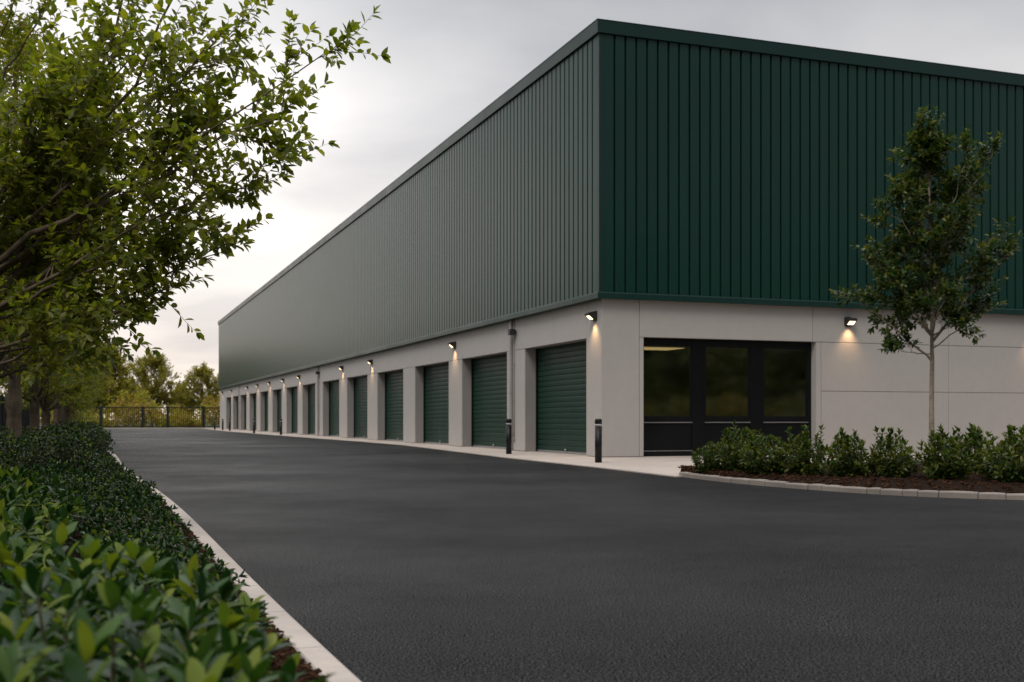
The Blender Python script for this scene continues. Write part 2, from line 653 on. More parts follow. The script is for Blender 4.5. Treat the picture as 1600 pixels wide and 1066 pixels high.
def tree_meshes(name, seed, H, r0, crown0, R, nlimb, nsub, subL, ntw, twL, nl, size, bark, leafmats, young=0.15,
                knots=(), prof=None, extra=(), top=0.96, tmpl=LEAF_SMALL, wide=1.0, rise=0.45, lean=(0, 0), stemtop=0.93, twig_r=0.004):
    P = Plant(seed)
    r = P.rng
    P.trunk(H * stemtop, r0, 0.012, lean, knots)
    prof = prof or (lambda t: math.sin(PI * min(1, 0.18 + 0.80 * t)) ** 0.7)
    for i in range(nlimb):
        t = (i + r.uniform(0.1, 0.9)) / nlimb
        zt = crown0 + (H * top - crown0) * t
        rad = R * prof(t) * r.uniform(0.72, 1.06)
        w = i * 2.399 + r.uniform(-0.35, 0.35)
        z0 = max(crown0 * 0.92, zt - rad * rise * r.uniform(0.8, 1.6) - 0.25)
        p0 = P.trunk_at(z0)
        tg = Vector((p0.x + rad * math.cos(w), p0.y + rad * math.sin(w), zt))
        P.limb(p0, tg, r0 * (0.36 - 0.2 * t), nsub, subL * (0.6 + 0.4 * prof(t)), ntw, twL, nl, size, young=young, twig_r=twig_r)
    P.limb(P.trunk_at(H * 0.8), Vector((P.tp[-1].x, P.tp[-1].y, H)), 0.03, nsub, subL * 0.6, ntw, twL, nl, size, young=young, t0=0.1, twig_r=twig_r)
    for (z0, tg, rad, ns, sl, kw) in extra:
        P.limb(P.trunk_at(z0), Vector(tg), rad, ns, sl, ntw, twL, nl, size, young=young, twig_r=twig_r, **kw)
    return P.wood.mesh(name + '_trunk', bark), leaf_mesh(name + '_crown', P.lv, tmpl, leafmats, wide=wide)


def tree_thing(name, label, cat, wm, lm, loc, rz, group=None, scale=1.0):
    t = thing(name, label, cat, loc, rz, group, scale)
    link('trunk', wm, t)
    link('crown', lm, t)
    return t


def shrub_meshes(name, seed, R, H, nshoot, nl, size, mats, stem, young=0.1, tmpl=LEAF_BIG, upright=0.5, t0=0.3, spread=0.9, wide=1.0, smooth=True, spikes=0, droop=0.1, tip=4):
    P = Plant(seed)
    r = P.rng
    for i in range(nshoot):
        w = r.uniform(0, 6.28)
        q = math.sqrt(r.random())
        rr = R * q
        hz = H * (math.sqrt(max(0.0, 1 - (q * 0.93) ** 2)) * 0.75 + 0.25) * r.uniform(0.72, 1.03)
        if r.random() < 0.3:
            rr *= 0.95
            hz *= r.uniform(0.35, 0.7)
        tgt = Vector((rr * math.cos(w), rr * math.sin(w), hz))
        b = Vector((rr * 0.35 * math.cos(w), rr * 0.35 * math.sin(w), 0.0))
        mid = b.lerp(tgt, 0.5) + Vector((math.cos(w), math.sin(w), 0)) * R * 0.12 * (1 - upright) + rvec(r, 0.03 * R)
        pts = [b, b.lerp(mid, 0.5), mid, mid.lerp(tgt, 0.5) + rvec(r, 0.02), tgt]
        P.wood.tube(pts, [0.008, 0.007, 0.006, 0.005, 0.003], 4, cap=False)
        P.leaves_along(pts, nl, size, t0=t0, spread=spread, young=young, tip=tip, droop=droop)
    for i in range(spikes):
        w = r.uniform(0, 6.28)
        rr = R * r.uniform(0.0, 0.75)
        b = Vector((rr * math.cos(w), rr * math.sin(w), H * 0.55))
        L = H * r.uniform(0.38, 0.62)
        pts = P.path(b, UP + rvec(r, 0.22), L, 4, 0.07, 0.05)
        P.wood.tube(pts, [0.006, 0.005, 0.005, 0.004, 0.003], 4, cap=False)
        P.leaves_along(pts, int(nl * 1.1), size, t0=0.25, spread=0.95, young=young * 0.6, tip=5, droop=-0.05)
    return P.wood.mesh(name + '_stems', stem), leaf_mesh(name + '_foliage', P.lv, tmpl, mats, smooth=smooth, wide=wide)


def shrub_thing(name, label, cat, ms, loc, rz, group, scale=1.0):
    t = thing(name, label, cat, loc, rz, group, scale)
    link('stems', ms[0], t)
    link('foliage', ms[1], t)
    return t


ORD = 'first second third fourth fifth sixth seventh eighth ninth tenth eleventh twelfth thirteenth fourteenth fifteenth sixteenth seventeenth eighteenth nineteenth twentieth'.split()

# ================================================================== GROUND
g = MB()
g.add([(-900, -900, -0.06), (900, -900, -0.06), (900, 900, -0.06), (-900, 900, -0.06)], [(0, 1, 2, 3)])
struct(g.build('grass_ground', M['grass']))

YEND = 119.0
g = MB()
pts = [(kerb_x(y), y) for y in [-40, -20, -5, 2] + [4 + 1.5 * i for i in range(26)] + [50, 70, 90, 110, YEND]]
right = [(70, -40), (70, 10), (70, 60), (-20, YEND + 6)]
poly = pts + [(right[3][0], right[3][1]), right[2], right[1], right[0]]
bm = bmesh.new()
bm.faces.new([bm.verts.new((x, y, 0)) for x, y in poly])
bmesh.ops.triangulate(bm, faces=bm.faces[:])
me = bpy.data.meshes.new('road')
bm.to_mesh(me)
bm.free()
me.materials.append(M['asphalt'])
struct(link('road', me))
for p in me.polygons:
    if p.normal.z < 0:
        p.flip()

# long kerb beside the planted bed, in units with tight joints
g = MB()
KW, KH = 0.135, 0.06
ys = [-6.0]
while ys[-1] < YEND:
    ys.append(ys[-1] + 0.915)
for a, b in zip(ys[:-1], ys[1:]):
    nn = 3 if a < 40 else 1
    gap = 0.004
    sec = []
    for i in range(nn + 1):
        y = a + gap + (b - a - 2 * gap) * i / nn
        d = Vector((kerb_x(y + 0.05) - kerb_x(y - 0.05), 0.1)).normalized()
        nrm = Vector((-d.y, d.x))
        o = Vector((kerb_x(y), y))
        prof = [(0.0, -0.05), (0.0, KH - 0.022), (0.012, KH - 0.006), (0.026, KH), (KW - 0.006, KH), (KW, KH - 0.008), (KW, -0.05)]
        sec.append([(o.x + nrm.x * p, o.y + nrm.y * p, z) for p, z in prof])
    n = 7
    vs = [p for s in sec for p in s]
    fs = [[i * n + k, (i + 1) * n + k, (i + 1) * n + k + 1, i * n + k + 1] for i in range(nn) for k in range(n - 1)]
    fs += [[k for k in range(n)], [nn * n + k for k in range(n)][::-1]]
    g.add(vs, fs)
struct(g.build('kerb', M['kerb']))

# soil of the long bed
g = MB()
cols = [KW, 0.35, 0.7, 1.2, 1.8, 2.5, 3.3, 4.2, 6.5]
ysb = [-6 + 0.5 * i for i in range(90)] + [40 + 4 * i for i in range(20)] + [YEND]
rs = random.Random(3)
vs = []
for y in ysb:
    for i, c in enumerate(cols):
        vs.append((kerb_x(y) - c * 1.07, y, (0.035 if i == 0 else 0.045 + 0.03 * min(1, c) + rs.uniform(-0.015, 0.015))))
nc = len(cols)
fs = [[j * nc + i, j * nc + i + 1, (j + 1) * nc + i + 1, (j + 1) * nc + i] for j in range(len(ysb) - 1) for i in range(nc - 1)]
fs = [f[::-1] for f in fs]
g.add(vs, fs, 0, True)
o = g.build('planting_bed_ground', M['soil'])
struct(o)

# strip of kerb and verge at the far end of the yard
A, B = Vector((kerb_x(YEND) - 8, YEND, 0)), Vector((-27.0, YEND + 6.3, 0))
g = MB()
d = (B - A).normalized()
Mx = Matrix.Translation(A) @ Matrix.Rotation(math.atan2(d.y, d.x), 4, 'Z')
g.box(0, (B - A).length, 0, 0.5, -0.05, 0.12, 0, Mx)
struct(g.build('kerb_strip', M['kerb']))

# concrete apron round the building
edge = [ground(u, v) for u, v in ((1057, 746), (930, 731), (789, 715.8), (632.5, 696.3), (560, 690.2), (492, 685.2), (420, 679.6), (351, 674.0))]
far = to_world(-1.7, 104)
S_TIP = ground(1060, 743.5)
ap = [to_world(0.4, 104), far] + [Vector((p.x, p.y, 0)) for p in edge[::-1]] + [S_TIP + Vector((0.5, -0.2, 0)), to_world(1.5, -7.2), to_world(40, -7.0), to_world(40, 0.3), to_world(0.4, 0.3)]
bm = bmesh.new()
f = bm.faces.new([bm.verts.new((p.x, p.y, 0.022)) for p in ap])
bm.normal_update()
if f.normal.z < 0:
    f.normal_flip()
r_ = bmesh.ops.extrude_face_region(bm, geom=[f])
for v_ in [e for e in r_['geom'] if isinstance(e, bmesh.types.BMVert)]:
    v_.co.z = 0.022
for v_ in f.verts:
    v_.co.z = -0.05
bmesh.ops.recalc_face_normals(bm, faces=bm.faces[:])
bmesh.ops.triangulate(bm, faces=[q for q in bm.faces if len(q.verts) > 4])
me = bpy.data.meshes.new('pavement')
bm.to_mesh(me)
bm.free()
me.materials.append(M['paving'])
struct(link('pavement', me))

# ================================================================== BUILDING
LEN, WID, ZT = 100.6, 42.0, 11.72
Z_OPEN, Z_WALL, Z_FL0, Z_FL1, Z_CAP0 = 3.28, 4.30, 4.27, 4.45, 11.36
bld = thing('warehouse', 'long dark green clad warehouse with pale concrete base and roller doors', 'building', CORNER, ROTZ)

EDGES = [(916, 820), (792, 721), (701, 646), (630, 588), (574, 541), (530, 504), (492.5, 472.5), (465, 447.5), (440, 425.6), (419, 406.6), (400.6, 390), (385, 377), (372.5, 364.7), (361, 353.4), (349, 343.8)]
DOORS = [(side_t(a), side_t(b)) for a, b in EDGES]
# regularise the far ones, where a pixel is a third of a metre
DOORS = [(a, a + min(max(b - a, 4.6), 4.95)) for a, b in DOORS]
DOORS = [d for d in DOORS if d[1] < LEN - 0.4]

J = 0.007
w = MB()
c = MB()
PD = 0.035                      # panel thickness in front of the core


def side_panel(y0, y1, z0, z1):
    w.cbox(0.0, PD, y0 + J, y1 - J, z0 + J, z1 - J, 0.004)


prev = 0.0
for i, (a, b) in enumerate(DOORS + [(LEN, LEN)]):
    # pier between prev and a
    y0, y1 = prev, a
    if i == 0:
        side_panel(PD + 0.004, y1, 0.03, Z_WALL)
    else:
        side_panel(y0, y1, 0.03, Z_OPEN)
        if y1 - y0 > 1.0:
            side_panel(y0, y1, Z_OPEN, Z_WALL)
    cy0 = 0.45 if i == 0 else y0
    c.box(PD + 0.002, 0.55, cy0 + (0.012 if i else 0), y1 - 0.012, 0.0, Z_WALL - 0.05)
    if a < LEN:
        m = (a + b) / 2
        side_panel(a, m, Z_OPEN, Z_WALL)
        side_panel(m, b, Z_OPEN, Z_WALL)
        c.box(PD + 0.002, 0.55, a - 0.012, b + 0.012, Z_OPEN + 0.012, Z_WALL - 0.05)
    prev = b
w.build('side_wall', M['wall'], bld)
c.build('side_wall_core', M['core'], bld)

# front wall
X_P1, X_W0, X_W1 = front_s(999), front_s(1006), front_s(1275)
X_J = front_s(1270)
X_C2 = front_s(1283)
X_C3 = front_s(1482)
w = MB()
c = MB()


def front_panel(x0, x1, z0, z1):
    w.cbox(x0 + J, x1 - J, 0.0, PD, z0 + J, z1 - J, 0.004)


front_panel(-J, X_P1, 0.03, Z_WALL)
front_panel(X_P1, X_W0, 0.03, Z_OPEN)
front_panel(X_P1, X_J, Z_OPEN, Z_WALL)
front_panel(X_J, X_C3, Z_OPEN, Z_WALL)
front_panel(X_W1, X_C2, 0.03, Z_OPEN)
xs = [X_C2]
while xs[-1] < WID - 3:
    xs.append(xs[0] + (X_C3 - X_C2) * len(xs))
for a, b in zip(xs[:-1], xs[1:]):
    front_panel(a, b, 0.03, 1.86)
    front_panel(a, b, 1.86, Z_OPEN)
    if a > X_C2:
        front_panel(a, b, Z_OPEN, Z_WALL)
c.box(PD + 0.002, X_W0 - 0.012, PD + 0.002, 0.43, 0, Z_WALL - 0.05)
c.box(X_W0 - 0.012, X_W1 + 0.012, PD + 0.002, 0.43, Z_OPEN + 0.012, Z_WALL - 0.05)
c.box(X_W1 + 0.012, xs[-1], PD + 0.002, 0.43, 0, Z_WALL - 0.05)
w.build('front_wall', M['wall'], bld)
c.build('front_wall_core', M['core'], bld)

# profiled cladding: flat pans with narrow recessed channels
PITCH, OUT = 0.325, 0.14


def clad_profile(L, start):
    pr = [(0.0, 0.0), (start, 0.0)]
    t = start
    while t + PITCH < L:
        pr += [(t + 0.003, 0.006), (t + 0.007, 0.085), (t + 0.064, 0.085), (t + 0.068, 0.012), (t + 0.082, 0.0), (t + PITCH, 0.0)]
        t += PITCH
    pr.append((L, 0.0))
    return pr


def clad(L, start, fn, z0, z1):
    m = MB()
    pr = clad_profile(L, start)
    vs = []
    for t, d in pr:
        x, y = fn(t, d)
        vs += [(x, y, z0), (x, y, z1)]
    m.add(vs, [[2 * i, 2 * i + 2, 2 * i + 3, 2 * i + 1] for i in range(len(pr) - 1)])
    return m


clad(LEN + OUT, 0.40, lambda t, d: (-OUT + d, -OUT + t), Z_FL1 - 0.02, Z_CAP0 + 0.02).build('side_cladding', M['clad'], bld)
clad(WID + OUT, 0.42, lambda t, d: (-OUT + t, -OUT + d), Z_FL1 - 0.02, Z_CAP0 + 0.02).build('front_cladding', M['clad'], bld)
# corner flashing angle, 2-3 mm proud
m = MB()
m.prism([(-OUT - 0.003, -OUT - 0.003), (0.06, -OUT - 0.003), (0.06, -OUT + 0.001), (-OUT + 0.001, -OUT + 0.001), (-OUT + 0.001, 0.02), (-OUT - 0.003, 0.02)], 2, Z_FL1, Z_CAP0)
m.build('corner_trim', M['trim'], bld)
# drip flashing
m = MB()
prof = [(0.05, Z_FL0 + 0.02), (-0.20, Z_FL0), (-0.21, Z_FL0 + 0.012), (-0.21, Z_FL1 - 0.03), (-0.20, Z_FL1 - 0.004), (-0.10, Z_FL1 + 0.02), (0.05, Z_FL1 + 0.02)]


def mitred(profile, zsafe=False):
    """profile (offset outward as negative, z) swept round the corner: side then front"""
    n = len(profile)
    vs = []
    for p, z in profile:
        vs.append((p, LEN + 0.1, z))
    for p, z in profile:
        vs.append((p, p, z))
    for p, z in profile:
        vs.append((WID + 0.1, p, z))
    fs = [[s * n + i, s * n + (i + 1) % n, (s + 1) * n + (i + 1) % n, (s + 1) * n + i] for s in range(2) for i in range(n)]
    fs += [list(range(n)), list(range(2 * n, 3 * n))[::-1]]
    b = MB()
    b.add(vs, fs)
    return b


mitred(prof).build('drip_flashing', M['trim'], bld)
mitred([(0.3, Z_CAP0 + 0.02), (-0.19, Z_CAP0), (-0.21, Z_CAP0 + 0.006), (-0.225, ZT - 0.03), (-0.235, ZT - 0.025), (-0.235, ZT - 0.005), (-0.225, ZT), (0.3, ZT - 0.03)]).build('parapet_cap', M['trim'], bld)
m = MB()
m.box(0.0, WID, 0.0, LEN, Z_CAP0 - 0.6, Z_CAP0 - 0.3)
m.box(0.6, WID, LEN - 0.12, LEN, 0, Z_CAP0 - 0.65)
m.box(WID - 0.12, WID, 0.6, LEN - 0.2, 0, Z_CAP0 - 0.65)
m.build('roof', M['roof'], bld)


# roller doors
def shutter_mesh(W, H):
    m = MB()
    p = 0.165
    n = int((H - 0.1) / p)
    pr = []
    z = 0.085
    for i in range(n + 1):
        z0 = z + i * p
        for f, d in ((0.0, 0.024), (0.015, 0.002), (0.08, -0.003), (0.45, -0.006), (0.80, -0.005), (0.90, -0.001), (0.92, 0.024)):
            if z0 + f * p < H + 0.05:
                pr.append((d, z0 + f * p))
    vs = []
    for d, zz in pr:
        vs += [(d, 0, zz), (d, W, zz)]
    m.add(vs, [[2 * i, 2 * i + 1, 2 * i + 3, 2 * i + 2] for i in range(len(pr) - 1)])
    return m.mesh('roller_door', M['door'])


W0 = 4.9
sh = shutter_mesh(W0, Z_OPEN)
rail = MB()
rail.box(-0.022, 0.03, 0.05, W0 - 0.05, 0.028, 0.088)
rail_m = rail.mesh('bottom_rail', M['alu'])
lock = MB()
lock.lathe([(0.001, -0.03), (0.035, -0.03), (0.035, 0.02), (0.028, 0.03), (0.001, 0.03)], 12)
lock.box(-0.02, 0.02, -0.06, 0.06, -0.075, -0.035)
lock_m = lock.mesh('lock', M['alu'])
guide = MB()
guide.box(-0.05, 0.06, 0.0, 0.07, 0.02, Z_OPEN + 0.01)
guide_m = guide.mesh('guide', M['black'])
for a, b in DOORS:
    W = b - a
    d = link('roller_door', sh, bld, (0.42, a, 0.0))
    d.scale = (1, W / W0, 1)
    link('bottom_rail', rail_m, d)
    link('lock', lock_m, d, (-0.03, W0 * 0.5, 0.13))
    link('guide', guide_m, d)
    link('guide', guide_m, d, (0, W0 - 0.07, 0))

# downpipes with a conduit beside them
PIPE_T = [side_t(795) - 0.35, side_t(495) - 0.3, side_t(375)]
PIPE_T = [(DOORS[0][1] + DOORS[1][0]) / 2 + 0.28, (DOORS[5][1] + DOORS[6][0]) / 2, (DOORS[11][1] + DOORS[12][0]) / 2]
dp = MB()
dp.cbox(-0.105, -0.012, -0.052, 0.052, 0.05, Z_FL0, 0.02)
dp_m = dp.mesh('downpipe', M['pipe'])
br = MB()
br.box(-0.112, -0.001, -0.062, 0.062, 0, 0.035)
br_m = br.mesh('bracket', M['pipe'])
cd = MB()
cd.tube([Vector((-0.028, -0.20, z)) for z in (0.3, 1.5, 2.6, Z_FL0)], [0.018] * 4, 8)
for z in (0.4, 1.6, 2.8):
    cd.box(-0.05, -0.001, -0.23, -0.17, z, z + 0.05)
cd_m = cd.mesh('conduit', M['pipe'])
for t in PIPE_T:
    d = link('downpipe', dp_m, bld, (0, t, 0))
    for z in (0.6, 1.9, 3.2):
        link('bracket', br_m, d, (0, 0, z))
    link('conduit', cd_m, d)

# shop window
YR = 0.27
win = MB()
gx = [(X_W0 + 0.12, front_s(1078, YR)), (front_s(1102.5, YR), front_s(1169, YR)), (front_s(1193.7, YR), front_s(1259, YR))]
GZ0, GZ1 = 1.13, 3.07
FX0, FX1 = X_W0 + 0.004, X_W1 - 0.004
y0, y1 = YR - 0.05, YR + 0.07
bars = [(FX0, gx[0][0] - 0.05)] + [(gx[i][1] + 0.05, gx[i + 1][0] - 0.05) for i in range(2)] + [(gx[2][1] + 0.05, FX1)]
for i, (a, b) in enumerate(bars):
    win.cbox(a, b, y0, y1, 0.024, Z_OPEN, 0.008)
for i, (a, b) in enumerate(gx):
    A_, B_ = a - 0.05, b + 0.05
    win.cbox(A_, B_, y0, y1, GZ1 + 0.05, Z_OPEN, 0.006)
    win.cbox(A_, B_, y0 - 0.0, y1, GZ0 - 0.15, GZ0 - 0.05, 0.006)
    win.cbox(A_, B_, y0, y1, 0.024, 0.16, 0.006)
    # sash
    win.cbox(A_, a, y0 + 0.02, y1 - 0.01, GZ0 - 0.05, GZ1 + 0.05, 0.005)
    win.cbox(b, B_, y0 + 0.02, y1 - 0.01, GZ0 - 0.05, GZ1 + 0.05, 0.005)
    win.cbox(a, b, y0 + 0.02, y1 - 0.01, GZ0 - 0.05, GZ0, 0.005)
    win.cbox(a, b, y0 + 0.02, y1 - 0.01, GZ1, GZ1 + 0.05, 0.005)
wo = win.build('window', M['black'], bld)
for a, b in gx:
    m = MB()
    m.box(a + 0.001, b - 0.001, YR + 0.0, YR + 0.012, GZ0 + 0.001, GZ1 - 0.001)
    m.build('pane', M['glass'], wo)
    m = MB()
    m.cbox(a - 0.046, b + 0.046, YR - 0.02, YR + 0.03, 0.165, GZ0 - 0.19, 0.004)
    m.build('lower_panel', M['black'], wo)
    m = MB()
    m.box(a - 0.046, b + 0.046, YR - 0.062, YR - 0.0, GZ0 - 0.185, GZ0 - 0.160)
    m.build('sill', M['alu'], wo)
    m = MB()
    m.box(a - 0.046, b + 0.046, YR - 0.062, YR - 0.0, 0.1625, 0.180)
    m.build('sill', M['alu'], wo)
# reveal edge on the sunny side of the opening
m = MB()
m.box(X_W1 - 0.003, X_W1 + 0.010, PD + 0.003, YR + 0.05, 0.03, Z_OPEN + 0.01)
m.build('reveal', M['wall'], bld)
m = MB()
m.box(X_W0 - 0.010, X_W0 + 0.003, PD + 0.003, YR + 0.05, 0.03, Z_OPEN + 0.01)
m.build('reveal', M['wall'], bld)

# office behind the window
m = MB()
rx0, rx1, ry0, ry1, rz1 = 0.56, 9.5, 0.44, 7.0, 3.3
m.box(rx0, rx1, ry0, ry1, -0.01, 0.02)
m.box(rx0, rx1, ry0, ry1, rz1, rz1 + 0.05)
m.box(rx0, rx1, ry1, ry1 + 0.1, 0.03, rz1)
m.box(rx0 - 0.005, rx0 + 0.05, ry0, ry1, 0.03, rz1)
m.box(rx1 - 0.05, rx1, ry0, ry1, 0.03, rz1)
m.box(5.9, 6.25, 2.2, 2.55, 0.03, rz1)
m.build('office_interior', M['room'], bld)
cl = thing('ceiling_light', 'lit warm rectangular ceiling light inside the office window', 'ceiling light', to_world(2.05, 1.02, 3.05), ROTZ)
m = MB()
m.box(-0.74, 0.74, -0.55, 0.55, 0.0, 0.075)
m.build('housing', M['alu'], cl)
m = MB()
m.box(-0.72, 0.72, -0.53, 0.53, -0.012, -0.003)
m.build('diffuser', M['panel'], cl)


# ================================================================== WALL LAMPS (local frame: wall is +x, lamp looks to -x)
def lamp_meshes():
    b = MB()
    prof = [(-0.004, 0.115), (-0.20, 0.095), (-0.262, 0.055), (-0.262, 0.035), (-0.245, 0.02), (-0.075, -0.115), (-0.004, -0.115)]
    b.prism(prof, 1, -0.135, 0.135)
    b.cbox(-0.012, -0.0005, -0.10, 0.10, -0.15, 0.135, 0.003)
    bz = MB()
    # bezel frame round the lens along the sloping face
    p0, p1 = Vector((-0.245, 0, 0.02)), Vector((-0.075, 0, -0.115))
    t = (p1 - p0).normalized()
    n = Vector((t.z, 0, -t.x))
    if n.z > 0:
        n = -n
    Lg = (p1 - p0).length

    def pt(s, y, h):
        q = p0 + t * s + n * h
        return (q.x, y, q.z)
    le = MB()
    a0, a1, yy = 0.03, Lg - 0.03, 0.105
    le.add([pt(a0, -yy, 0.006), pt(a1, -yy, 0.006), pt(a1, yy, 0.006), pt(a0, yy, 0.006), pt(a0, -yy, 0.001), pt(a1, -yy, 0.001), pt(a1, yy, 0.001), pt(a0, yy, 0.001)],
           [(0, 1, 2, 3), (7, 6, 5, 4), (0, 4, 5, 1), (1, 5, 6, 2), (2, 6, 7, 3), (3, 7, 4, 0)])
    for (s0, s1, q0, q1) in ((0.005, 0.028, -0.13, 0.13), (Lg - 0.028, Lg - 0.005, -0.13, 0.13), (0.028, Lg - 0.028, -0.13, -0.107), (0.028, Lg - 0.028, 0.107, 0.13)):
        bz.add([pt(s0, q0, 0.012), pt(s1, q0, 0.012), pt(s1, q1, 0.012), pt(s0, q1, 0.012), pt(s0, q0, 0.0005), pt(s1, q0, 0.0005), pt(s1, q1, 0.0005), pt(s0, q1, 0.0005)],
               [(0, 1, 2, 3), (7, 6, 5, 4), (0, 4, 5, 1), (1, 5, 6, 2), (2, 6, 7, 3), (3, 7, 4, 0)])
    return b.mesh('lamp_body', M['lampbody']), bz.mesh('bezel', M['lampbody']), le.mesh('lens', M['lens'])


LB, LZ, LL = lamp_meshes()
SPOT = bpy.data.lights.new('lamp_light', 'SPOT')
SPOT.energy = 48.0
SPOT.color = (1.0, 0.60, 0.29)
SPOT.spot_size = math.radians(88)
SPOT.spot_blend = 1.0
SPOT.shadow_soft_size = 0.06


def wall_lamp(pos, rz, label):
    t = thing('wall_lamp', label, 'wall lamp', pos, rz, 'lit bulkhead lamps on the warehouse walls')
    link('lamp_body', LB, t)
    link('bezel', LZ, t)
    link('lens', LL, t)
    s = bpy.data.objects.new('lamp_light', SPOT)
    COL.objects.link(s)
    s.parent = t
    s.location = (-0.17, 0, -0.10)
    s.rotation_euler = (0, math.radians(-9), 0)
    return t


ZL = 3.86
wall_lamp(to_world(0, 0.42, ZL), ROTZ, 'lit wall lamp beside the building corner above a black bollard')
NEAR = {1: 'second', 3: 'fourth', 4: 'fifth', 6: 'seventh', 7: 'eighth', 8: 'ninth', 9: 'tenth', 10: 'eleventh', 12: 'thirteenth', 13: 'fourteenth'}
for i, nm in NEAR.items():
    if i + 1 < len(DOORS) + 1:
        y = (DOORS[i][1] + (DOORS[i + 1][0] if i + 1 < len(DOORS) else LEN)) / 2
        wall_lamp(to_world(0, y, ZL), ROTZ, 'lit wall lamp on the pier just past the %s roller door from the corner' % nm)
fx = front_s(1325)
wall_lamp(to_world(fx, 0, 3.90), ROTZ + PI / 2, 'lit wall lamp on the front wall between window and slender tree')
wall_lamp(to_world(front_s(1612), 0, 3.90), ROTZ + PI / 2, 'lit wall lamp on the front wall past the slender tree')

# small unlit sensor boxes beside two of the downpipes
fb = MB()
fb.cbox(-0.25, -0.05, -0.10, 0.10, -0.10, 0.10, 0.02)
fb_m = fb.mesh('housing', M['lampbody'])
fa = MB()
fa.box(-0.06, -0.0005, -0.04, 0.04, -0.05, 0.05)
fa_m = fa.mesh('arm', M['lampbody'])
for t, lab in ((PIPE_T[0] - 0.32, 'dark unlit box fitting beside the downpipe by the first roller door'), (PIPE_T[1] - 0.32, 'dark unlit box fitting beside the downpipe past the sixth roller door')):
    o = thing('floodlight', lab, 'wall fitting', to_world(0, t, 3.86), ROTZ, 'unlit box fittings beside downpipes')
    link('housing', fb_m, o)
    link('arm', fa_m, o)

# ================================================================== BOLLARDS
bb = MB()
bb.lathe([(0.084, 0.0), (0.084, 0.86)], 28)
bb_m = bb.mesh('post', M['bollard'])
bb2 = MB()
bb2.lathe([(0.080, 0.855), (0.080, 0.885), (0.085, 0.886), (0.085, 0.905)], 28)
bd_m = bb2.mesh('reflective_band', M['band'])
bb3 = MB()
bb3.lathe([(0.079, 0.9), (0.079, 0.918), (0.086, 0.919), (0.086, 1.0), (0.080, 1.022), (0.06, 1.034), (0.001, 1.04)], 28)
bc_m = bb3.mesh('cap', M['bollard'])
BOL = [(935, 723, 'black bollard standing in front of the building corner'),
       (795, 709.5, 'black bollard in front of the downpipe between first and second roller doors'),
       (439, 679.5, 'small black bollard seen against the pier past the eighth roller door'),
       (397, 677, 'small black bollard standing beside the tenth roller door'),
       (359, 673.2, 'distant black bollard beside the thirteenth roller door'),
       (348, 672.2, 'distant black bollard beside the fourteenth roller door'),
       (335.6, 671.2, 'distant black bollard against the bar fence at the far end')]
b0 = None
for u, v, lab in BOL:
    p = ground(u, v, 0.022)
    if b0 is None:
        b0 = thing('bollard', lab, 'bollard', p, 0, 'black bollards along the pavement')
        link('post', bb_m, b0)
        link('reflective_band', bd_m, b0)
        link('cap', bc_m, b0)
    else:
        dup(b0, lab, p, 0.3)

# ================================================================== PLANTED BED WITH SETT KERB
def smooth_pts(P, step=0.1):
    out = []
    n = len(P)
    for i in range(n - 1):
        p0, p1, p2, p3 = P[max(i - 1, 0)], P[i], P[i + 1], P[min(i + 2, n - 1)]
        m_ = max(2, int((p2 - p1).length / step))
        for k in range(m_):
            t = k / m_
            out.append(0.5 * ((2 * p1) + (p2 - p0) * t + (2 * p0 - 5 * p1 + 4 * p2 - p3) * t * t + (3 * p1 - p0 - 3 * p2 + p3) * t ** 3))
    out.append(P[-1])
    return out


KP = [ground(1060, 745), ground(1127, 753), ground(1195, 759.7), ground(1296, 767.7), ground(1397, 774.3), ground(1499, 778.8), ground(1600, 781.6),
      Vector((8.2, 14.35, 0)), Vector((10.5, 14.6, 0)), Vector((13, 16.0, 0)), Vector((15.5, 19, 0)), Vector((17.5, 23.5, 0)), to_world(17, -6.2)]
kp = smooth_pts(KP, 0.04)
cum = [0.0]
for a, b in zip(kp[:-1], kp[1:]):
    cum.append(cum[-1] + (b - a).length)


def along(s):
    s = max(0.0, min(s, cum[-1] - 1e-4))
    i = int(np.searchsorted(cum, s, side='right')) - 1
    f = (s - cum[i]) / max(cum[i + 1] - cum[i], 1e-9)
    p = kp[i].lerp(kp[i + 1], f)
    d = (kp[min(i + 2, len(kp) - 1)] - kp[max(i - 2, 0)]).normalized()
    return p, d


rs = random.Random(11)
g = MB()
s = 0.0
while s < cum[-1] - 0.3:
    L = rs.choice([0.22, 0.28, 0.34, 0.42, 0.5, 0.55])
    gap = 0.007
    h = 0.088 + rs.uniform(-0.008, 0.008)
    off = rs.uniform(-0.008, 0.008)
    sec = []
    for k in range(4):
        p, d = along(s + gap + (L - 2 * gap) * k / 3)
        nrm = Vector((-d.y, d.x, 0))
        e = 0.012 if k in (0, 3) else 0.0
        prof = [(0.0 + off + e * 0.4, -0.04), (0.0 + off + e * 0.4, h - 0.02 - e * 0.4), (0.016 + off, h - e * 0.5), (0.108 + off, h - e * 0.5), (0.12 + off, h - 0.015 - e * 0.4), (0.12 + off, -0.04)]
        sec.append([(p.x + nrm.x * q, p.y + nrm.y * q, z) for q, z in prof])
    n = 6
    vs = [q for t in sec for q in t]
    fs = [[i * n + k, i * n + k + 1, (i + 1) * n + k + 1, (i + 1) * n + k] for i in range(3) for k in range(n - 1)]
    fs += [[k for k in range(n)][::-1], [3 * n + k for k in range(n)]]
    g.add(vs, fs)
    s += L
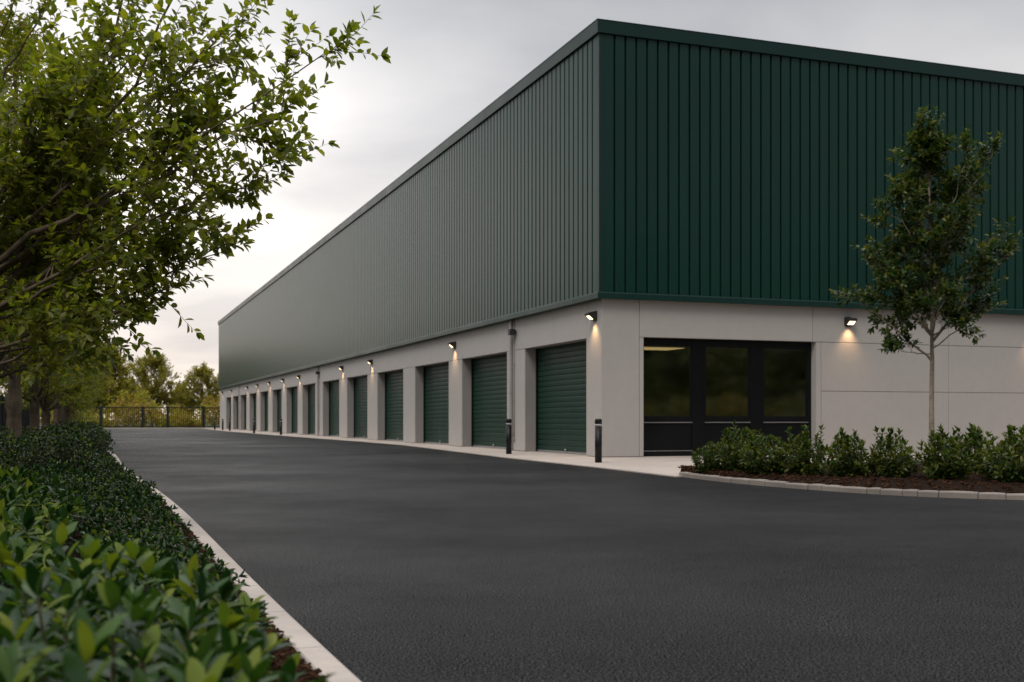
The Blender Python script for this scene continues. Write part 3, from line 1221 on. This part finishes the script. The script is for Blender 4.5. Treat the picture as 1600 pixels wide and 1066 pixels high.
# mortar haunch just under the setts
vs = []
for i in range(0, 400):
    p, d = along(cum[-1] * i / 399)
    nrm = Vector((-d.y, d.x, 0))
    for q, z in ((0.012, -0.02), (0.012, 0.062), (0.11, 0.062), (0.11, -0.02)):
        vs.append((p.x + nrm.x * q, p.y + nrm.y * q, z))
g.add(vs, [[4 * i + k, 4 * i + k + 1, 4 * i + 5 + k, 4 * i + 4 + k] for i in range(399) for k in range(3)], 1)
o = g.build('sett_kerb', [M['sett'], M['joint']])
struct(o)

# mulch surface of the bed: mounded grid inside the outline
back = [to_world(17, -6.2), to_world(9, -6.0), to_world(2.2, -6.3), to_world(0.2, -7.2), S_TIP + Vector((0.05, 0.1, 0))]
inner = []
for i in range(0, 121):
    p, d = along(cum[-1] * i / 120)
    nrm = Vector((-d.y, d.x, 0))
    inner.append(p + nrm * 0.13)
bk = smooth_pts(back[::-1], 0.2)
rows = 14
vs = []
rs = random.Random(5)
BED = []
for i, p in enumerate(inner):
    q = bk[min(len(bk) - 1, int(i / 120 * (len(bk) - 1)))]
    for k in range(rows + 1):
        t = k / rows
        x = p.lerp(q, t)
        z = 0.075 + 0.10 * math.sin(PI * min(1, t * 1.0)) ** 0.8 + (rs.uniform(-0.006, 0.006) if 0 < k < rows else 0) - (0.06 if k == rows else 0)
        vs.append((x.x, x.y, z))
        if 0 < k < rows:
            BED.append(Vector((x.x, x.y, z)))
fs = [[i * (rows + 1) + k, (i + 1) * (rows + 1) + k, (i + 1) * (rows + 1) + k + 1, i * (rows + 1) + k + 1] for i in range(120) for k in range(rows)]
g = MB()
g.add(vs, fs, 0, True)
o = g.build('mulch_bed', M['soil'])
struct(o)

# loose bark chips on both beds
g = MB()


def chip(p, s):
    a = rvec(rs)
    a.z *= 0.3
    a.normalize()
    b = a.cross(UP + rvec(rs, 0.5)).normalized()
    n = a.cross(b)
    L, W_, T = s * rs.uniform(0.6, 1.3), s * rs.uniform(0.2, 0.45), s * 0.12
    vs = [p + a * (L * i) + b * (W_ * j) + n * (T * k) for k in (-1, 1) for j in (-1, 1) for i in (-1, 1)]
    g.add(vs, [(0, 2, 3, 1), (4, 5, 7, 6), (0, 1, 5, 4), (2, 6, 7, 3), (0, 4, 6, 2), (1, 3, 7, 5)])


for i in range(5200):
    ii = rs.randrange(0, 75)
    k = min(rows - 1, int(abs(rs.gauss(0, 0.35)) * rows))
    a, b = ii * (rows + 1) + k, (ii + 1) * (rows + 1) + k + 1
    t = rs.random()
    p = Vector(vs[a]).lerp(Vector(vs[b]), t) + Vector((rs.uniform(-0.05, 0.05), rs.uniform(-0.05, 0.05), 0.012))
    chip(p, rs.uniform(0.018, 0.045))
for i in range(3500):
    y = 3.0 + 15 * rs.random() ** 1.5
    d = KW + 0.02 + abs(rs.gauss(0, 0.22))
    chip(Vector((kerb_x(y) - d * 1.07, y, 0.07 + 0.03 * min(1, d))), rs.uniform(0.012, 0.03))
o = g.build('bark_mulch', M['soil_b'])
tag(o, 'loose brown bark chips scattered over the planting beds', 'mulch', kind='stuff')

# ================================================================== SHRUBS OF THE SETT-EDGED BED
SHM = [M['lf_shrub'], M['lf_tree_y']]
sh_protos = [
    shrub_meshes('shrub_round', 21, 0.50, 0.66, 85, 14, 0.115, SHM, M['stem'], 0.26, LEAF_SMALL, 0.6, 0.15, spikes=3, smooth=False, wide=1.0),
    shrub_meshes('shrub_spiky', 22, 0.47, 0.62, 75, 14, 0.115, SHM, M['stem'], 0.34, LEAF_SMALL, 0.6, 0.15, spikes=7, smooth=False, wide=0.95),
    shrub_meshes('shrub_tall', 23, 0.48, 0.64, 80, 14, 0.118, SHM, M['stem'], 0.34, LEAF_SMALL, 0.6, 0.15, spikes=9, smooth=False, wide=0.95),
    shrub_meshes('shrub_small', 24, 0.40, 0.50, 70, 14, 0.10, SHM, M['stem'], 0.08, LEAF_SMALL, 0.6, 0.15, spikes=0, smooth=False, wide=0.9),
]
RB = [  # u, base v, prototype, scale, label
    (1108, 739, 3, 1.0, 'low dark rounded shrub at the pointed end of the mulch bed'),
    (1158, 741, 0, 1.12, 'rounded bushy shrub in front of the middle black window panel'),
    (1197, 744.5, 0, 1.02, 'rounded shrub bulging toward the sett kerb under the middle window'),
    (1257, 746, 1, 1.05, 'bushy yellow-tipped shrub below the end window panel by the wall reveal'),
    (1325, 749, 2, 1.05, 'shrub with tall upright shoots under the lit front wall lamp'),
    (1396, 750, 1, 1.02, 'yellow-green shrub standing alone between lamp and slender tree'),
    (1476, 753, 2, 1.10, 'tall-shooted shrub just in front of the slender tree trunk'),
    (1527, 746, 2, 1.15, 'upright shrub set back just past the slender tree trunk'),
    (1578, 756, 1, 1.08, 'dark shrub close to the sett kerb at the frame edge'),
    (1616, 748, 2, 1.12, 'tall shrub cut by the frame edge past the slender tree'),
]
rs = random.Random(31)
for u, v, k, sc, lab in RB:
    p = ground(u, v, 0.10)
    shrub_thing('shrub', lab, 'shrub', sh_protos[k], p, rs.uniform(0, 6.28), 'shrubs in the mulch bed', (sc * rs.uniform(0.74, 0.86), sc * rs.uniform(0.74, 0.86), sc * rs.uniform(0.92, 1.02)))

# slender tree before the front wall
TY = 25.2


def tl(u, v, dy=0.0):
    b = ground(1457, V0 + FPX * EYE / TY)
    q = at_depth(1457 + (u - 1457) * 0.87, v + 12, TY + dy) - Vector((b.x, b.y, 0))
    return (q.x, q.y, q.z)


ex = [(tl(1457, 560)[2], tl(1322, 462, 0.2), 0.030, 7, 0.55, dict(bow=0.05, t0=0.35)),
      (tl(1457, 548)[2], tl(1376, 538, -0.2), 0.016, 4, 0.3, dict(bow=-0.15, t0=0.45)),
      (tl(1457, 540)[2], tl(1555, 480, 0.3), 0.020, 5, 0.4, dict(bow=0.05, t0=0.4)),
      (tl(1457, 530)[2], tl(1592, 385, -0.1), 0.036, 9, 0.7, dict(bow=0.1, t0=0.35)),
      (tl(1457, 520)[2], tl(1565, 235, 0.2), 0.040, 10, 0.7, dict(bow=0.25, t0=0.4)),
      (tl(1457, 520)[2], tl(1350, 390, 0.1), 0.036, 9, 0.7, dict(bow=0.12, t0=0.35)),
      (tl(1457, 500)[2], tl(1385, 300, -0.3), 0.034, 9, 0.65, dict(bow=0.2, t0=0.35)),
      (tl(1457, 500)[2], tl(1520, 245, -0.4), 0.034, 9, 0.65, dict(bow=0.2, t0=0.35)),
      (tl(1457, 470)[2], tl(1432, 205, 0.1), 0.034, 10, 0.6, dict(bow=0.2, t0=0.3))]
HT = tl(1440, 196)[2]


def young_prof(t):
    return [0.62, 0.85, 0.98, 1.0, 0.95, 0.84, 0.70, 0.50, 0.22, 0.10][min(9, int(t * 10))]


wm, lm = tree_meshes('young_tree', 41, HT, 0.066, 3.0, 1.18, 18, 6, 0.62, 6, 0.32, 8, 0.15, M['bark_p'], [M['lf_tree'], M['lf_tree_y']], 0.24,
                     prof=young_prof, extra=ex, rise=1.1, lean=(-0.05, 0.0))
b = ground(1457, V0 + FPX * EYE / TY)
tree_thing('young_tree', 'slender young tree with pale trunk standing in the mulch bed before the front wall', 'tree', wm, lm, (b.x, b.y, 0.1), 0)

# ================================================================== LONG BED: TREES
GRP_T = 'trees in a row along the kerbside bed'
# nearest tree, trunk outside the frame, its limbs reaching over the road
NY = 9.6
nb = Vector((-5.15, NY, 0.08))


def nl_(u, v, y):
    q = at_depth(u, v, y) - nb
    return (q.x, q.y, q.z)


ex = [(1.75, nl_(438, 185, 9.0), 0.042, 9, 0.62, dict(bow=0.08, t0=0.42)),
      (1.65, nl_(350, 50, 9.4), 0.042, 9, 0.9, dict(bow=0.05, t0=0.42)),
      (1.55, nl_(322, 200, 9.5), 0.035, 8, 0.7, dict(bow=0.02, t0=0.45)),
      (1.45, nl_(356, 297, 8.9), 0.033, 9, 0.52, dict(bow=-0.02, t0=0.45)),
      (1.35, nl_(292, 272, 9.8), 0.032, 7, 0.6, dict(bow=0.00, t0=0.45)),
      (1.25, nl_(282, 442, 9.1), 0.028, 7, 0.45, dict(bow=-0.08, t0=0.42)),
      (1.30, nl_(220, 350, 9.9), 0.029, 7, 0.6, dict(bow=-0.05, t0=0.45)),
      (1.20, nl_(168, 506, 9.3), 0.023, 6, 0.40, dict(bow=-0.14, t0=0.45)),
      (1.50, nl_(268, 130, 9.0), 0.035, 8, 0.8, dict(bow=0.05, t0=0.45)),
      (1.50, nl_(188, 220, 10.2), 0.035, 8, 0.8, dict(bow=0.05, t0=0.45)),
      (1.40, nl_(143, 340, 10.0), 0.030, 7, 0.7, dict(bow=0.00, t0=0.45)),
      (1.30, nl_(130, 430, 9.8), 0.028, 7, 0.6, dict(bow=-0.08, t0=0.45)),
      (1.90, nl_(218, 75, 9.6), 0.035, 8, 0.8, dict(bow=0.05, t0=0.45)),
      (1.70, nl_(150, 105, 9.3), 0.035, 8, 0.8, dict(bow=0.05, t0=0.45)),
      (1.70, nl_(90, 190, 9.5), 0.035, 8, 0.8, dict(bow=0.05, t0=0.45)),
      (1.60, nl_(40, 290, 9.4), 0.032, 8, 0.8, dict(bow=0.00, t0=0.45)),
      (1.50, nl_(20, 410, 9.9), 0.028, 7, 0.7, dict(bow=-0.08, t0=0.45)),
      (1.10, nl_(205, -70, 9.3), 0.050, 6, 0.75, dict(bow=-0.35, t0=0.4)),
      (1.40, nl_(300, -60, 9.6), 0.046, 6, 0.75, dict(bow=-0.30, t0=0.45)),
      (1.30, nl_(330, 60, 9.2), 0.040, 6, 0.75, dict(bow=-0.25, t0=0.5)),
      (1.30, nl_(345, 395, 9.1), 0.026, 8, 0.42, dict(bow=-0.05, t0=0.5)),
      (1.25, nl_(232, 462, 9.3), 0.022, 7, 0.36, dict(bow=-0.05, t0=0.5)),
      (1.45, nl_(418, 252, 9.0), 0.026, 8, 0.42, dict(bow=-0.05, t0=0.55)),
      (1.65, nl_(505, 85, 9.0), 0.028, 8, 0.42, dict(bow=0.0, t0=0.55))]
wm, lm = tree_meshes('near_tree', 51, 7.2, 0.13, 2.4, 2.2, 9, 5, 0.85, 6, 0.38, 9, 0.098, M['bark'], [M['lf_near'], M['lf_young']], 0.10, extra=ex, rise=0.8, wide=1.08)
tree_thing('tree', 'spreading leafy tree whose long twigs reach over the road from beyond the frame edge', 'tree', wm, lm, nb, 0, GRP_T)


def row_prof(t):
    return [0.55, 0.80, 0.92, 0.98, 1.0, 0.98, 0.92, 0.80, 0.62, 0.40][min(9, int(t * 10))]


RM = [M['lf_row'], M['lf_young']]
row = [tree_meshes('row_tree_a', 61, 8.6, 0.165, 1.9, 2.2, 32, 7, 0.95, 6, 0.42, 8, 0.115, M['bark'], RM, 0.25, knots=(1.24, 2.3), prof=row_prof, rise=0.9),
       tree_meshes('row_tree_b', 62, 8.2, 0.145, 1.6, 2.1, 32, 7, 0.95, 6, 0.42, 8, 0.115, M['bark'], RM, 0.30, knots=(1.5, 2.6), prof=row_prof, rise=0.9),
       tree_meshes('row_tree_c', 63, 8.9, 0.150, 1.3, 2.2, 34, 7, 1.0, 6, 0.42, 8, 0.115, M['bark'], RM, 0.35, knots=(1.1,), prof=row_prof, rise=0.9)]
TR = [(-27, 15.6, 1, 'leafy tree with its trunk just outside the frame, before the knobbly trunk'),
      (22, 24.0, 0, 'sturdy tree with a knobbly pale brown trunk rising from the laurels'),
      (55, 31.0, 1, 'second visible trunk of the tree row, thinner with a swollen ring'),
      (72, 37.5, 2, 'third visible trunk of the tree row, with a low bright side shoot'),
      (88, 45.0, 1, 'fourth visible trunk of the tree row, half hidden by foliage'),
      (98, 54.0, 0, 'fifth tree along the row, short stretch of trunk showing'),
      (106, 64.0, 2, 'sixth tree along the row, merging with the foliage wall'),
      (113, 76.0, 1, 'seventh tree along the row, yellowish edge above the far hedge'),
      (119, 90.0, 0, 'last tree of the row, beside the bar fence')]
for i, (u, y, k, lab) in enumerate(TR):
    x = (u - U0) / FPX * y
    tree_thing('tree', lab, 'tree', row[k][0], row[k][1], (x, y, 0.08), i * 1.9 + 0.4, GRP_T, 1.0 + 0.05 * math.sin(i * 2.1))

# ================================================================== LONG BED: SHRUBS
LM = [M['lf_laurel'], M['lf_laurel_y']]
laur = [shrub_meshes('laurel_a', 71, 0.46, 0.56, 64, 16, 0.102, LM, M['stem'], 0.16, LEAF_BIG, 0.5, 0.35),
        shrub_meshes('laurel_b', 72, 0.44, 0.54, 60, 16, 0.111, LM, M['stem'], 0.22, LEAF_BIG, 0.5, 0.35),
        shrub_meshes('laurel_c', 73, 0.48, 0.58, 66, 16, 0.098, LM, M['stem'], 0.10, LEAF_BIG, 0.5, 0.35)]
BXM = [M['lf_box'], M['lf_laurel_y']]
fine = [shrub_meshes('fine_a', 81, 0.58, 0.72, 110, 15, 0.062, BXM, M['stem'], 0.05, LEAF_SMALL, 0.5, 0.3, smooth=False),
        shrub_meshes('fine_b', 82, 0.55, 0.68, 110, 15, 0.060, BXM, M['stem'], 0.12, LEAF_SMALL, 0.5, 0.3, smooth=False)]
low = [shrub_meshes('low_a', 91, 0.42, 0.26, 70, 12, 0.055, BXM, M['stem'], 0.03, LEAF_SMALL, 0.2, 0.2, smooth=False),
       shrub_meshes('low_b', 92, 0.40, 0.24, 70, 12, 0.052, BXM, M['stem'], 0.05, LEAF_SMALL, 0.2, 0.2, smooth=False)]
rs = random.Random(77)
ROWN = ['row beside the kerb', 'second row in from the kerb', 'third row in from the kerb', 'row under the trees']
GL = 'broad-leaved laurels in the kerbside bed'
rowdef = [(1.07, 1.35, 4.6, 0.66), (1.74, 1.55, 8.6, 0.70), (2.42, 1.9, 13.2, 0.74), (3.15, 3.2, 14.0, 0.80)]
for ri, (off, ya, yb, stp) in enumerate(rowdef):
    y, k = ya, 0
    while y < yb:
        x = kerb_x(y) - off + rs.uniform(-0.06, 0.06)
        sc = rs.uniform(0.92, 1.08)
        shrub_thing('laurel_shrub', 'broad-leaved laurel shrub, %s from the camera in the %s' % (ORD[k], ROWN[ri]), 'shrub', laur[(k + ri) % 3], (x, y + rs.uniform(-0.08, 0.08), 0.08), rs.uniform(0, 6.28), GL, (sc, sc, sc * rs.uniform(0.93, 1.05)))
        y += stp
        k += 1
def nth(k):
    if k < 20:
        return ORD[k]
    w_ = ['twenty', 'thirty', 'forty'][(k + 1) // 10 - 2]
    return w_ + '-' + ORD[(k + 1) % 10 - 1] if (k + 1) % 10 else w_[:-1] + 'ieth'


# low dark ground-hugging shrubs between laurels and kerb
y, k = 4.6, 0
while y < 25.4:
    x = kerb_x(y) - 0.69 + rs.uniform(-0.05, 0.05)
    shrub_thing('low_shrub', 'low dark fine-leaved shrub hugging the kerb, %s from the camera' % nth(k), 'shrub', low[k % 2], (x, y, 0.06), rs.uniform(0, 6.28), 'low dark shrubs along the kerb', (1, 1, rs.uniform(0.85, 1.2)))
    y += 0.72
    k += 1
y, k = 9.4, 0
while y < 15.4:
    x = kerb_x(y) - 1.38 + rs.uniform(-0.05, 0.05)
    shrub_thing('low_shrub', 'low dark shrub behind the kerb edging ones, %s from the camera' % ORD[k], 'shrub', low[(k + 1) % 2], (x, y, 0.08), rs.uniform(0, 6.28), 'low dark shrubs in the second row', (1.1, 1.1, rs.uniform(1.2, 1.6)))
    y += 0.78
    k += 1
# taller dark glossy bushes farther along
GF = 'glossy dark bushes in the kerbside bed'
for ri, (off, ya, yb, stp, nm) in enumerate([(0.80, 26.0, 64, 1.05, 'kerb row'), (1.42, 15.6, 42, 1.0, 'middle row'), (2.6, 14.2, 34, 1.15, 'row at the tree trunks')]):
    y, k = ya, 0
    while y < yb:
        x = kerb_x(y) - off + rs.uniform(-0.08, 0.08)
        sc = rs.uniform(0.92, 1.12)
        tens = nth(k)
        stretch = 1.0 + max(0, (y - 30) * 0.02)
        shrub_thing('glossy_bush', 'glossy dark small-leaved bush, %s along the %s from the camera' % (tens, nm), 'shrub', fine[k % 2], (x, y, 0.08), rs.uniform(0, 6.28), GF, (sc * stretch, sc * stretch, sc * rs.uniform(0.95, 1.15)))
        y += stp * stretch
        k += 1

# dark boarded fence behind the trees
bf = thing('boarded_fence', 'dark close-boarded fence behind the row of trees', 'fence', (0, 0, 0))
y = 3.0
while y < 108:
    y2 = y + 3.0
    a = Vector((kerb_x(60) + 0.385 * (60 - y) - 4.3, y, 0))
    b = Vector((kerb_x(60) + 0.385 * (60 - y2) - 4.3, y2, 0))
    d = (b - a)
    L = d.length
    Mx = Matrix.Translation(a) @ Matrix.Rotation(math.atan2(d.y, d.x), 4, 'Z')
    m = MB()
    nb_ = 20
    for k in range(nb_):
        m.box(0.06 + (L - 0.12) * k / nb_, 0.06 + (L - 0.12) * (k + 1) / nb_ - 0.012, -0.012 + 0.012 * (k % 2), 0.012 + 0.012 * (k % 2), 0.06, 2.1, 0, Mx)
    m.build('board_panel', M['board'], bf)
    m = MB()
    m.box(-0.055, 0.055, -0.06, 0.05, 0, 2.2, 0, Mx)
    m.build('post', M['board'], bf)
    y = y2

# ================================================================== FAR END: BAR FENCE, SCRUB, TREES
FA, FB = Vector((-57.0, 126.5, 0)), Vector((-31.2, 134.5, 0))
fd = (FB - FA).normalized()
fz = math.atan2(fd.y, fd.x)
fen = thing('bar_fence', 'dark vertical bar fence with sturdy posts across the far end of the yard', 'fence', FA, fz)
FL = (FB - FA).length


def fence_t(u):
    k = (u - U0) / FPX
    return (FA.x - k * FA.y) / (k * fd.y - fd.x)


posts = [-0.2] + [fence_t(u) for u in (110, 158, 223, 262, 318)] + [FL]
FH = 2.42
for i, p in enumerate(posts):
    m = MB()
    m.cbox(p - 0.15, p + 0.15, -0.15, 0.15, 0, FH + 0.12, 0.02)
    m.build('post', M['fence'], fen)
for a, b in zip(posts[:-1], posts[1:]):
    m = MB()
    m.box(a + 0.152, b - 0.152, -0.03, 0.03, FH - 0.12, FH)
    m.box(a + 0.152, b - 0.152, -0.03, 0.03, 0.12, 0.24)
    n = int((b - a) / 0.215)
    for k in range(1, n):
        x = a + (b - a) * k / n
        m.box(x - 0.028, x + 0.028, -0.016, 0.016, 0.245, FH - 0.125)
    m.build('bar_panel', M['fence'], fen)


def clumps(name, seed, n_cl, region, leaf, per, mats, rad=(0.8, 1.6), pick=None):
    """loose foliage mass: many small leaf faces grouped in clumps"""
    r = random.Random(seed)
    lv = []
    for i in range(n_cl):
        c_, s_, mi = region(r)
        R_ = r.uniform(*rad) * s_
        for k in range(per):
            d_ = rvec(r)
            p = c_ + Vector((d_.x, d_.y, d_.z * 0.8)) * R_ * r.random() ** 0.45
            if p.z < 0:
                continue
            lv.append((p, rvec(r), d_ + UP * 0.6 + rvec(r, 0.5), leaf * r.uniform(0.6, 1.2), mi))
    return leaf_mesh(name, lv, LEAF_SMALL, mats, wide=1.5)


def scrub_region(r):
    t = r.uniform(-14, FL + 6)
    dpt = r.uniform(3.5, 16)
    p = FA + fd * t + Vector((-fd.y, fd.x, 0)) * dpt
    h = r.uniform(0.2, 1.0) * (1.4 + dpt * 0.20) * (0.75 + 0.35 * math.sin(t * 0.55) + 0.15 * math.sin(t * 1.7))
    yel = 0.35 + 0.3 * math.sin(t * 0.5 + 1) + (0.35 if t > 14 else 0)
    return Vector((p.x, p.y, max(0.3, h))), 1.0, (1 if r.random() < yel else 0)


o = link('scrub', clumps('scrub', 5, 520, scrub_region, 0.30, 60, [M['lf_far'], M['lf_far2']], (0.6, 1.3)))
tag(o, 'yellowing scrub growing thickly behind the bar fence', 'scrub', kind='stuff')

FM = [M['lf_far'], M['lf_far2']]


def round_prof(t):
    return [0.72, 0.90, 0.98, 1.0, 0.98, 0.93, 0.85, 0.72, 0.55, 0.35][min(9, int(t * 10))]


farA = tree_meshes('far_tree_a', 101, 10.6, 0.26, 3.2, 4.3, 48, 7, 1.7, 6, 0.8, 8, 0.25, M['bark'], FM, 0.14, prof=round_prof, rise=0.7, wide=1.3, twig_r=0.012)
farB = tree_meshes('far_tree_b', 102, 11.5, 0.26, 2.2, 4.0, 46, 8, 1.9, 6, 0.8, 10, 0.28, M['bark'], FM, 0.10, prof=round_prof, rise=0.7, wide=1.3, twig_r=0.012)
FT = [(237, 172, farA, 1.0, 0.0, 'round-crowned autumn tree with open branches standing centrally behind the bar fence'),
      (316, 172, farA, 0.84, 2.0, 'smaller round autumn tree close to the far end of the warehouse'),
      (168, 160, farB, 0.96, 1.0, 'tall bushy olive tree behind the first thick fence post'),
      (128, 150, farB, 0.95, 3.0, 'olive tree half hidden behind the end of the tree row'),
      (88, 165, farB, 1.05, 4.4, 'olive tree showing only through gaps in the tree row'),
      (196, 178, farB, 0.62, 5.2, 'low bushy olive tree filling the dip between two taller crowns'),
      (283, 182, farB, 0.55, 0.7, 'low hazy tree between the two round autumn trees')]
for u, y, ms, sc, rz, lab in FT:
    tree_thing('far_tree', lab, 'tree', ms[0], ms[1], ((u - U0) / FPX * y, y, -0.06), rz, 'trees beyond the bar fence', sc)


def wood_region(r):
    c_ = Vector((47, 0, 0))
    al = Vector((0.58, 0.81, 0))
    t = r.uniform(-46, 40)
    dpt = r.uniform(0, 14)
    top = 11.5 + 2.2 * math.sin(t * 0.21) + 1.2 * math.sin(t * 0.57)
    h = r.uniform(0.02, 1.0) * top
    if r.random() < 0.25:
        h = r.uniform(0.2, 1.6)
        dpt = r.uniform(-2, 0)
    p = c_ + al * t + Vector((0.81, -0.58, 0)) * dpt
    return Vector((p.x, p.y, h)), 1.0, (1 if h < 1.6 and r.random() < 0.12 else 0)


o = link('woodland', clumps('woodland', 9, 2600, wood_region, 0.46, 75, [M['lf_wood'], M['lf_far2']], (0.9, 2.0)))
tag(o, 'dense dark woodland beyond the yard, mirrored in the office windows', 'woodland', kind='stuff')

# ================================================================== SKY, SUN, CAMERA
SUN_EL, SUN_AZ = 52.0, 205.0        # azimuth clockwise from +Y
world = bpy.data.worlds.new('World')
scene.world = world
world.use_nodes = True
nt = world.node_tree
bg = nt.nodes['Background']
bg.inputs['Strength'].default_value = 0.1


class W(NT):
    def __init__(self):
        self.t = nt


t = W()
sky = t.n('ShaderNodeTexSky')
sky.sky_type = 'NISHITA'
sky.sun_disc = False
sky.sun_elevation = math.radians(SUN_EL)
sky.sun_rotation = math.radians(SUN_AZ)
tc = t.n('ShaderNodeTexCoord')
sep = t.n('ShaderNodeSeparateXYZ')
t.l(tc.outputs['Generated'], sep.inputs[0])
el = sep.outputs['Z']
# cloud deck seen in perspective: divide the horizontal direction by the height
den = t.n('ShaderNodeMath', _operation='ADD')
t.l(el, den.inputs[0])
den.inputs[1].default_value = 0.16
dv = t.n('ShaderNodeVectorMath', _operation='DIVIDE')
cmb = t.n('ShaderNodeCombineXYZ')
for k in range(3):
    t.l(den.outputs[0], cmb.inputs[k])
t.l(tc.outputs['Generated'], dv.inputs[0])
t.l(cmb.outputs[0], dv.inputs[1])
n1 = t.n('ShaderNodeTexNoise', Scale=1.15, Detail=6.0, Roughness=0.5, Distortion=0.35)
t.l(dv.outputs[0], n1.inputs['Vector'])
n2 = t.n('ShaderNodeTexNoise', Scale=0.5, Detail=3.0, Roughness=0.5)
t.l(dv.outputs[0], n2.inputs['Vector'])
K = 4.0
# added sky glow beyond the tree row, falloff by azimuth shaped for cladding reflections
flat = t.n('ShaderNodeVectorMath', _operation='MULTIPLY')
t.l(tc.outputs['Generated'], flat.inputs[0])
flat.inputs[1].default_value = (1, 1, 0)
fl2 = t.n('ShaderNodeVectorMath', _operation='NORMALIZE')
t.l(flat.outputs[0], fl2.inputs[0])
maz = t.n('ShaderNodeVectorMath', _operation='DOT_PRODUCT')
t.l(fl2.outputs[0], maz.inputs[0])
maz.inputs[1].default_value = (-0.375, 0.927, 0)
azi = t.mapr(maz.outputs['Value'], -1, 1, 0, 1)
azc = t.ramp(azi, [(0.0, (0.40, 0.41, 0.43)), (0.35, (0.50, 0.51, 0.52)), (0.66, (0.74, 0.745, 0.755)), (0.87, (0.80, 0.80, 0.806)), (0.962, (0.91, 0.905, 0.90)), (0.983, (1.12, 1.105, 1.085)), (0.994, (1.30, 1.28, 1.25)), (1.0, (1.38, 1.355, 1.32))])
base = t.ramp(el, [(0.0, gray((0.80, 0.70, 0.62), 1 / K)), (0.05, gray((0.90, 0.815, 0.75), 1 / K)), (0.11, gray((1.03, 0.97, 0.91), 1 / K)),
                   (0.19, gray((1.03, 0.995, 0.96), 1 / K)), (0.26, gray((0.95, 0.94, 0.94), 1 / K)), (0.345, gray((0.64, 0.655, 0.685), 1 / K)), (0.50, gray((1.25, 1.25, 1.27), 1 / K)), (0.75, gray((2.1, 2.09, 2.1), 1 / K)), (1.0, gray((2.5, 2.49, 2.5), 1 / K))])
cl_ = t.mix(base, t.ramp(n1.outputs['Fac'], [(0.34, (0.74, 0.745, 0.77)), (0.5, (0.94, 0.935, 0.935)), (0.62, (1.06, 1.045, 1.025))]), 1.0, 'MULTIPLY')
cl_ = t.mix(cl_, t.ramp(n2.outputs['Fac'], [(0.35, (0.90, 0.905, 0.92)), (0.6, (1.0, 1.0, 1.0))]), 1.0, 'MULTIPLY')
sc_ = t.n('ShaderNodeVectorMath', _operation='SCALE')
sc_.inputs['Scale'].default_value = K / 0.1
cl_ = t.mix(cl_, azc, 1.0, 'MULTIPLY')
t.l(cl_, sc_.inputs[0])
fin = t.mix(sc_.outputs[0], sky.outputs[0], 0.06)
t.l(fin, bg.inputs['Color'])

sl = bpy.data.lights.new('sun', 'SUN')
sl.energy = 1.4
sl.angle = math.radians(25)
sl.color = (1.0, 0.95, 0.88)
so = bpy.data.objects.new('sun', sl)
COL.objects.link(so)
az, e_ = math.radians(SUN_AZ), math.radians(SUN_EL)
sd = Vector((math.sin(az) * math.cos(e_), math.cos(az) * math.cos(e_), math.sin(e_)))
so.rotation_euler = sd.to_track_quat('Z', 'Y').to_euler()
so.location = sd * 60

cam = bpy.data.cameras.new('camera')
co = bpy.data.objects.new('camera', cam)
COL.objects.link(co)
co.location = (0, 0, EYE)
co.rotation_euler = (PI / 2, 0, 0)
cam.sensor_width = 36.0
cam.lens = FPX / 1600 * 36.0
cam.shift_y = (V0 - 533.0) / 1600
cam.clip_start = 0.05
cam.clip_end = 3000
cam.dof.use_dof = True
cam.dof.focus_distance = 11.0
cam.dof.aperture_fstop = 3.3
scene.camera = co

vs_ = scene.view_settings
vs_.view_transform = 'Standard'
vs_.look = 'None'
vs_.exposure = 0.0
vs_.gamma = 1.0
scene.cycles.max_bounces = 6
scene.cycles.transparent_max_bounces = 8
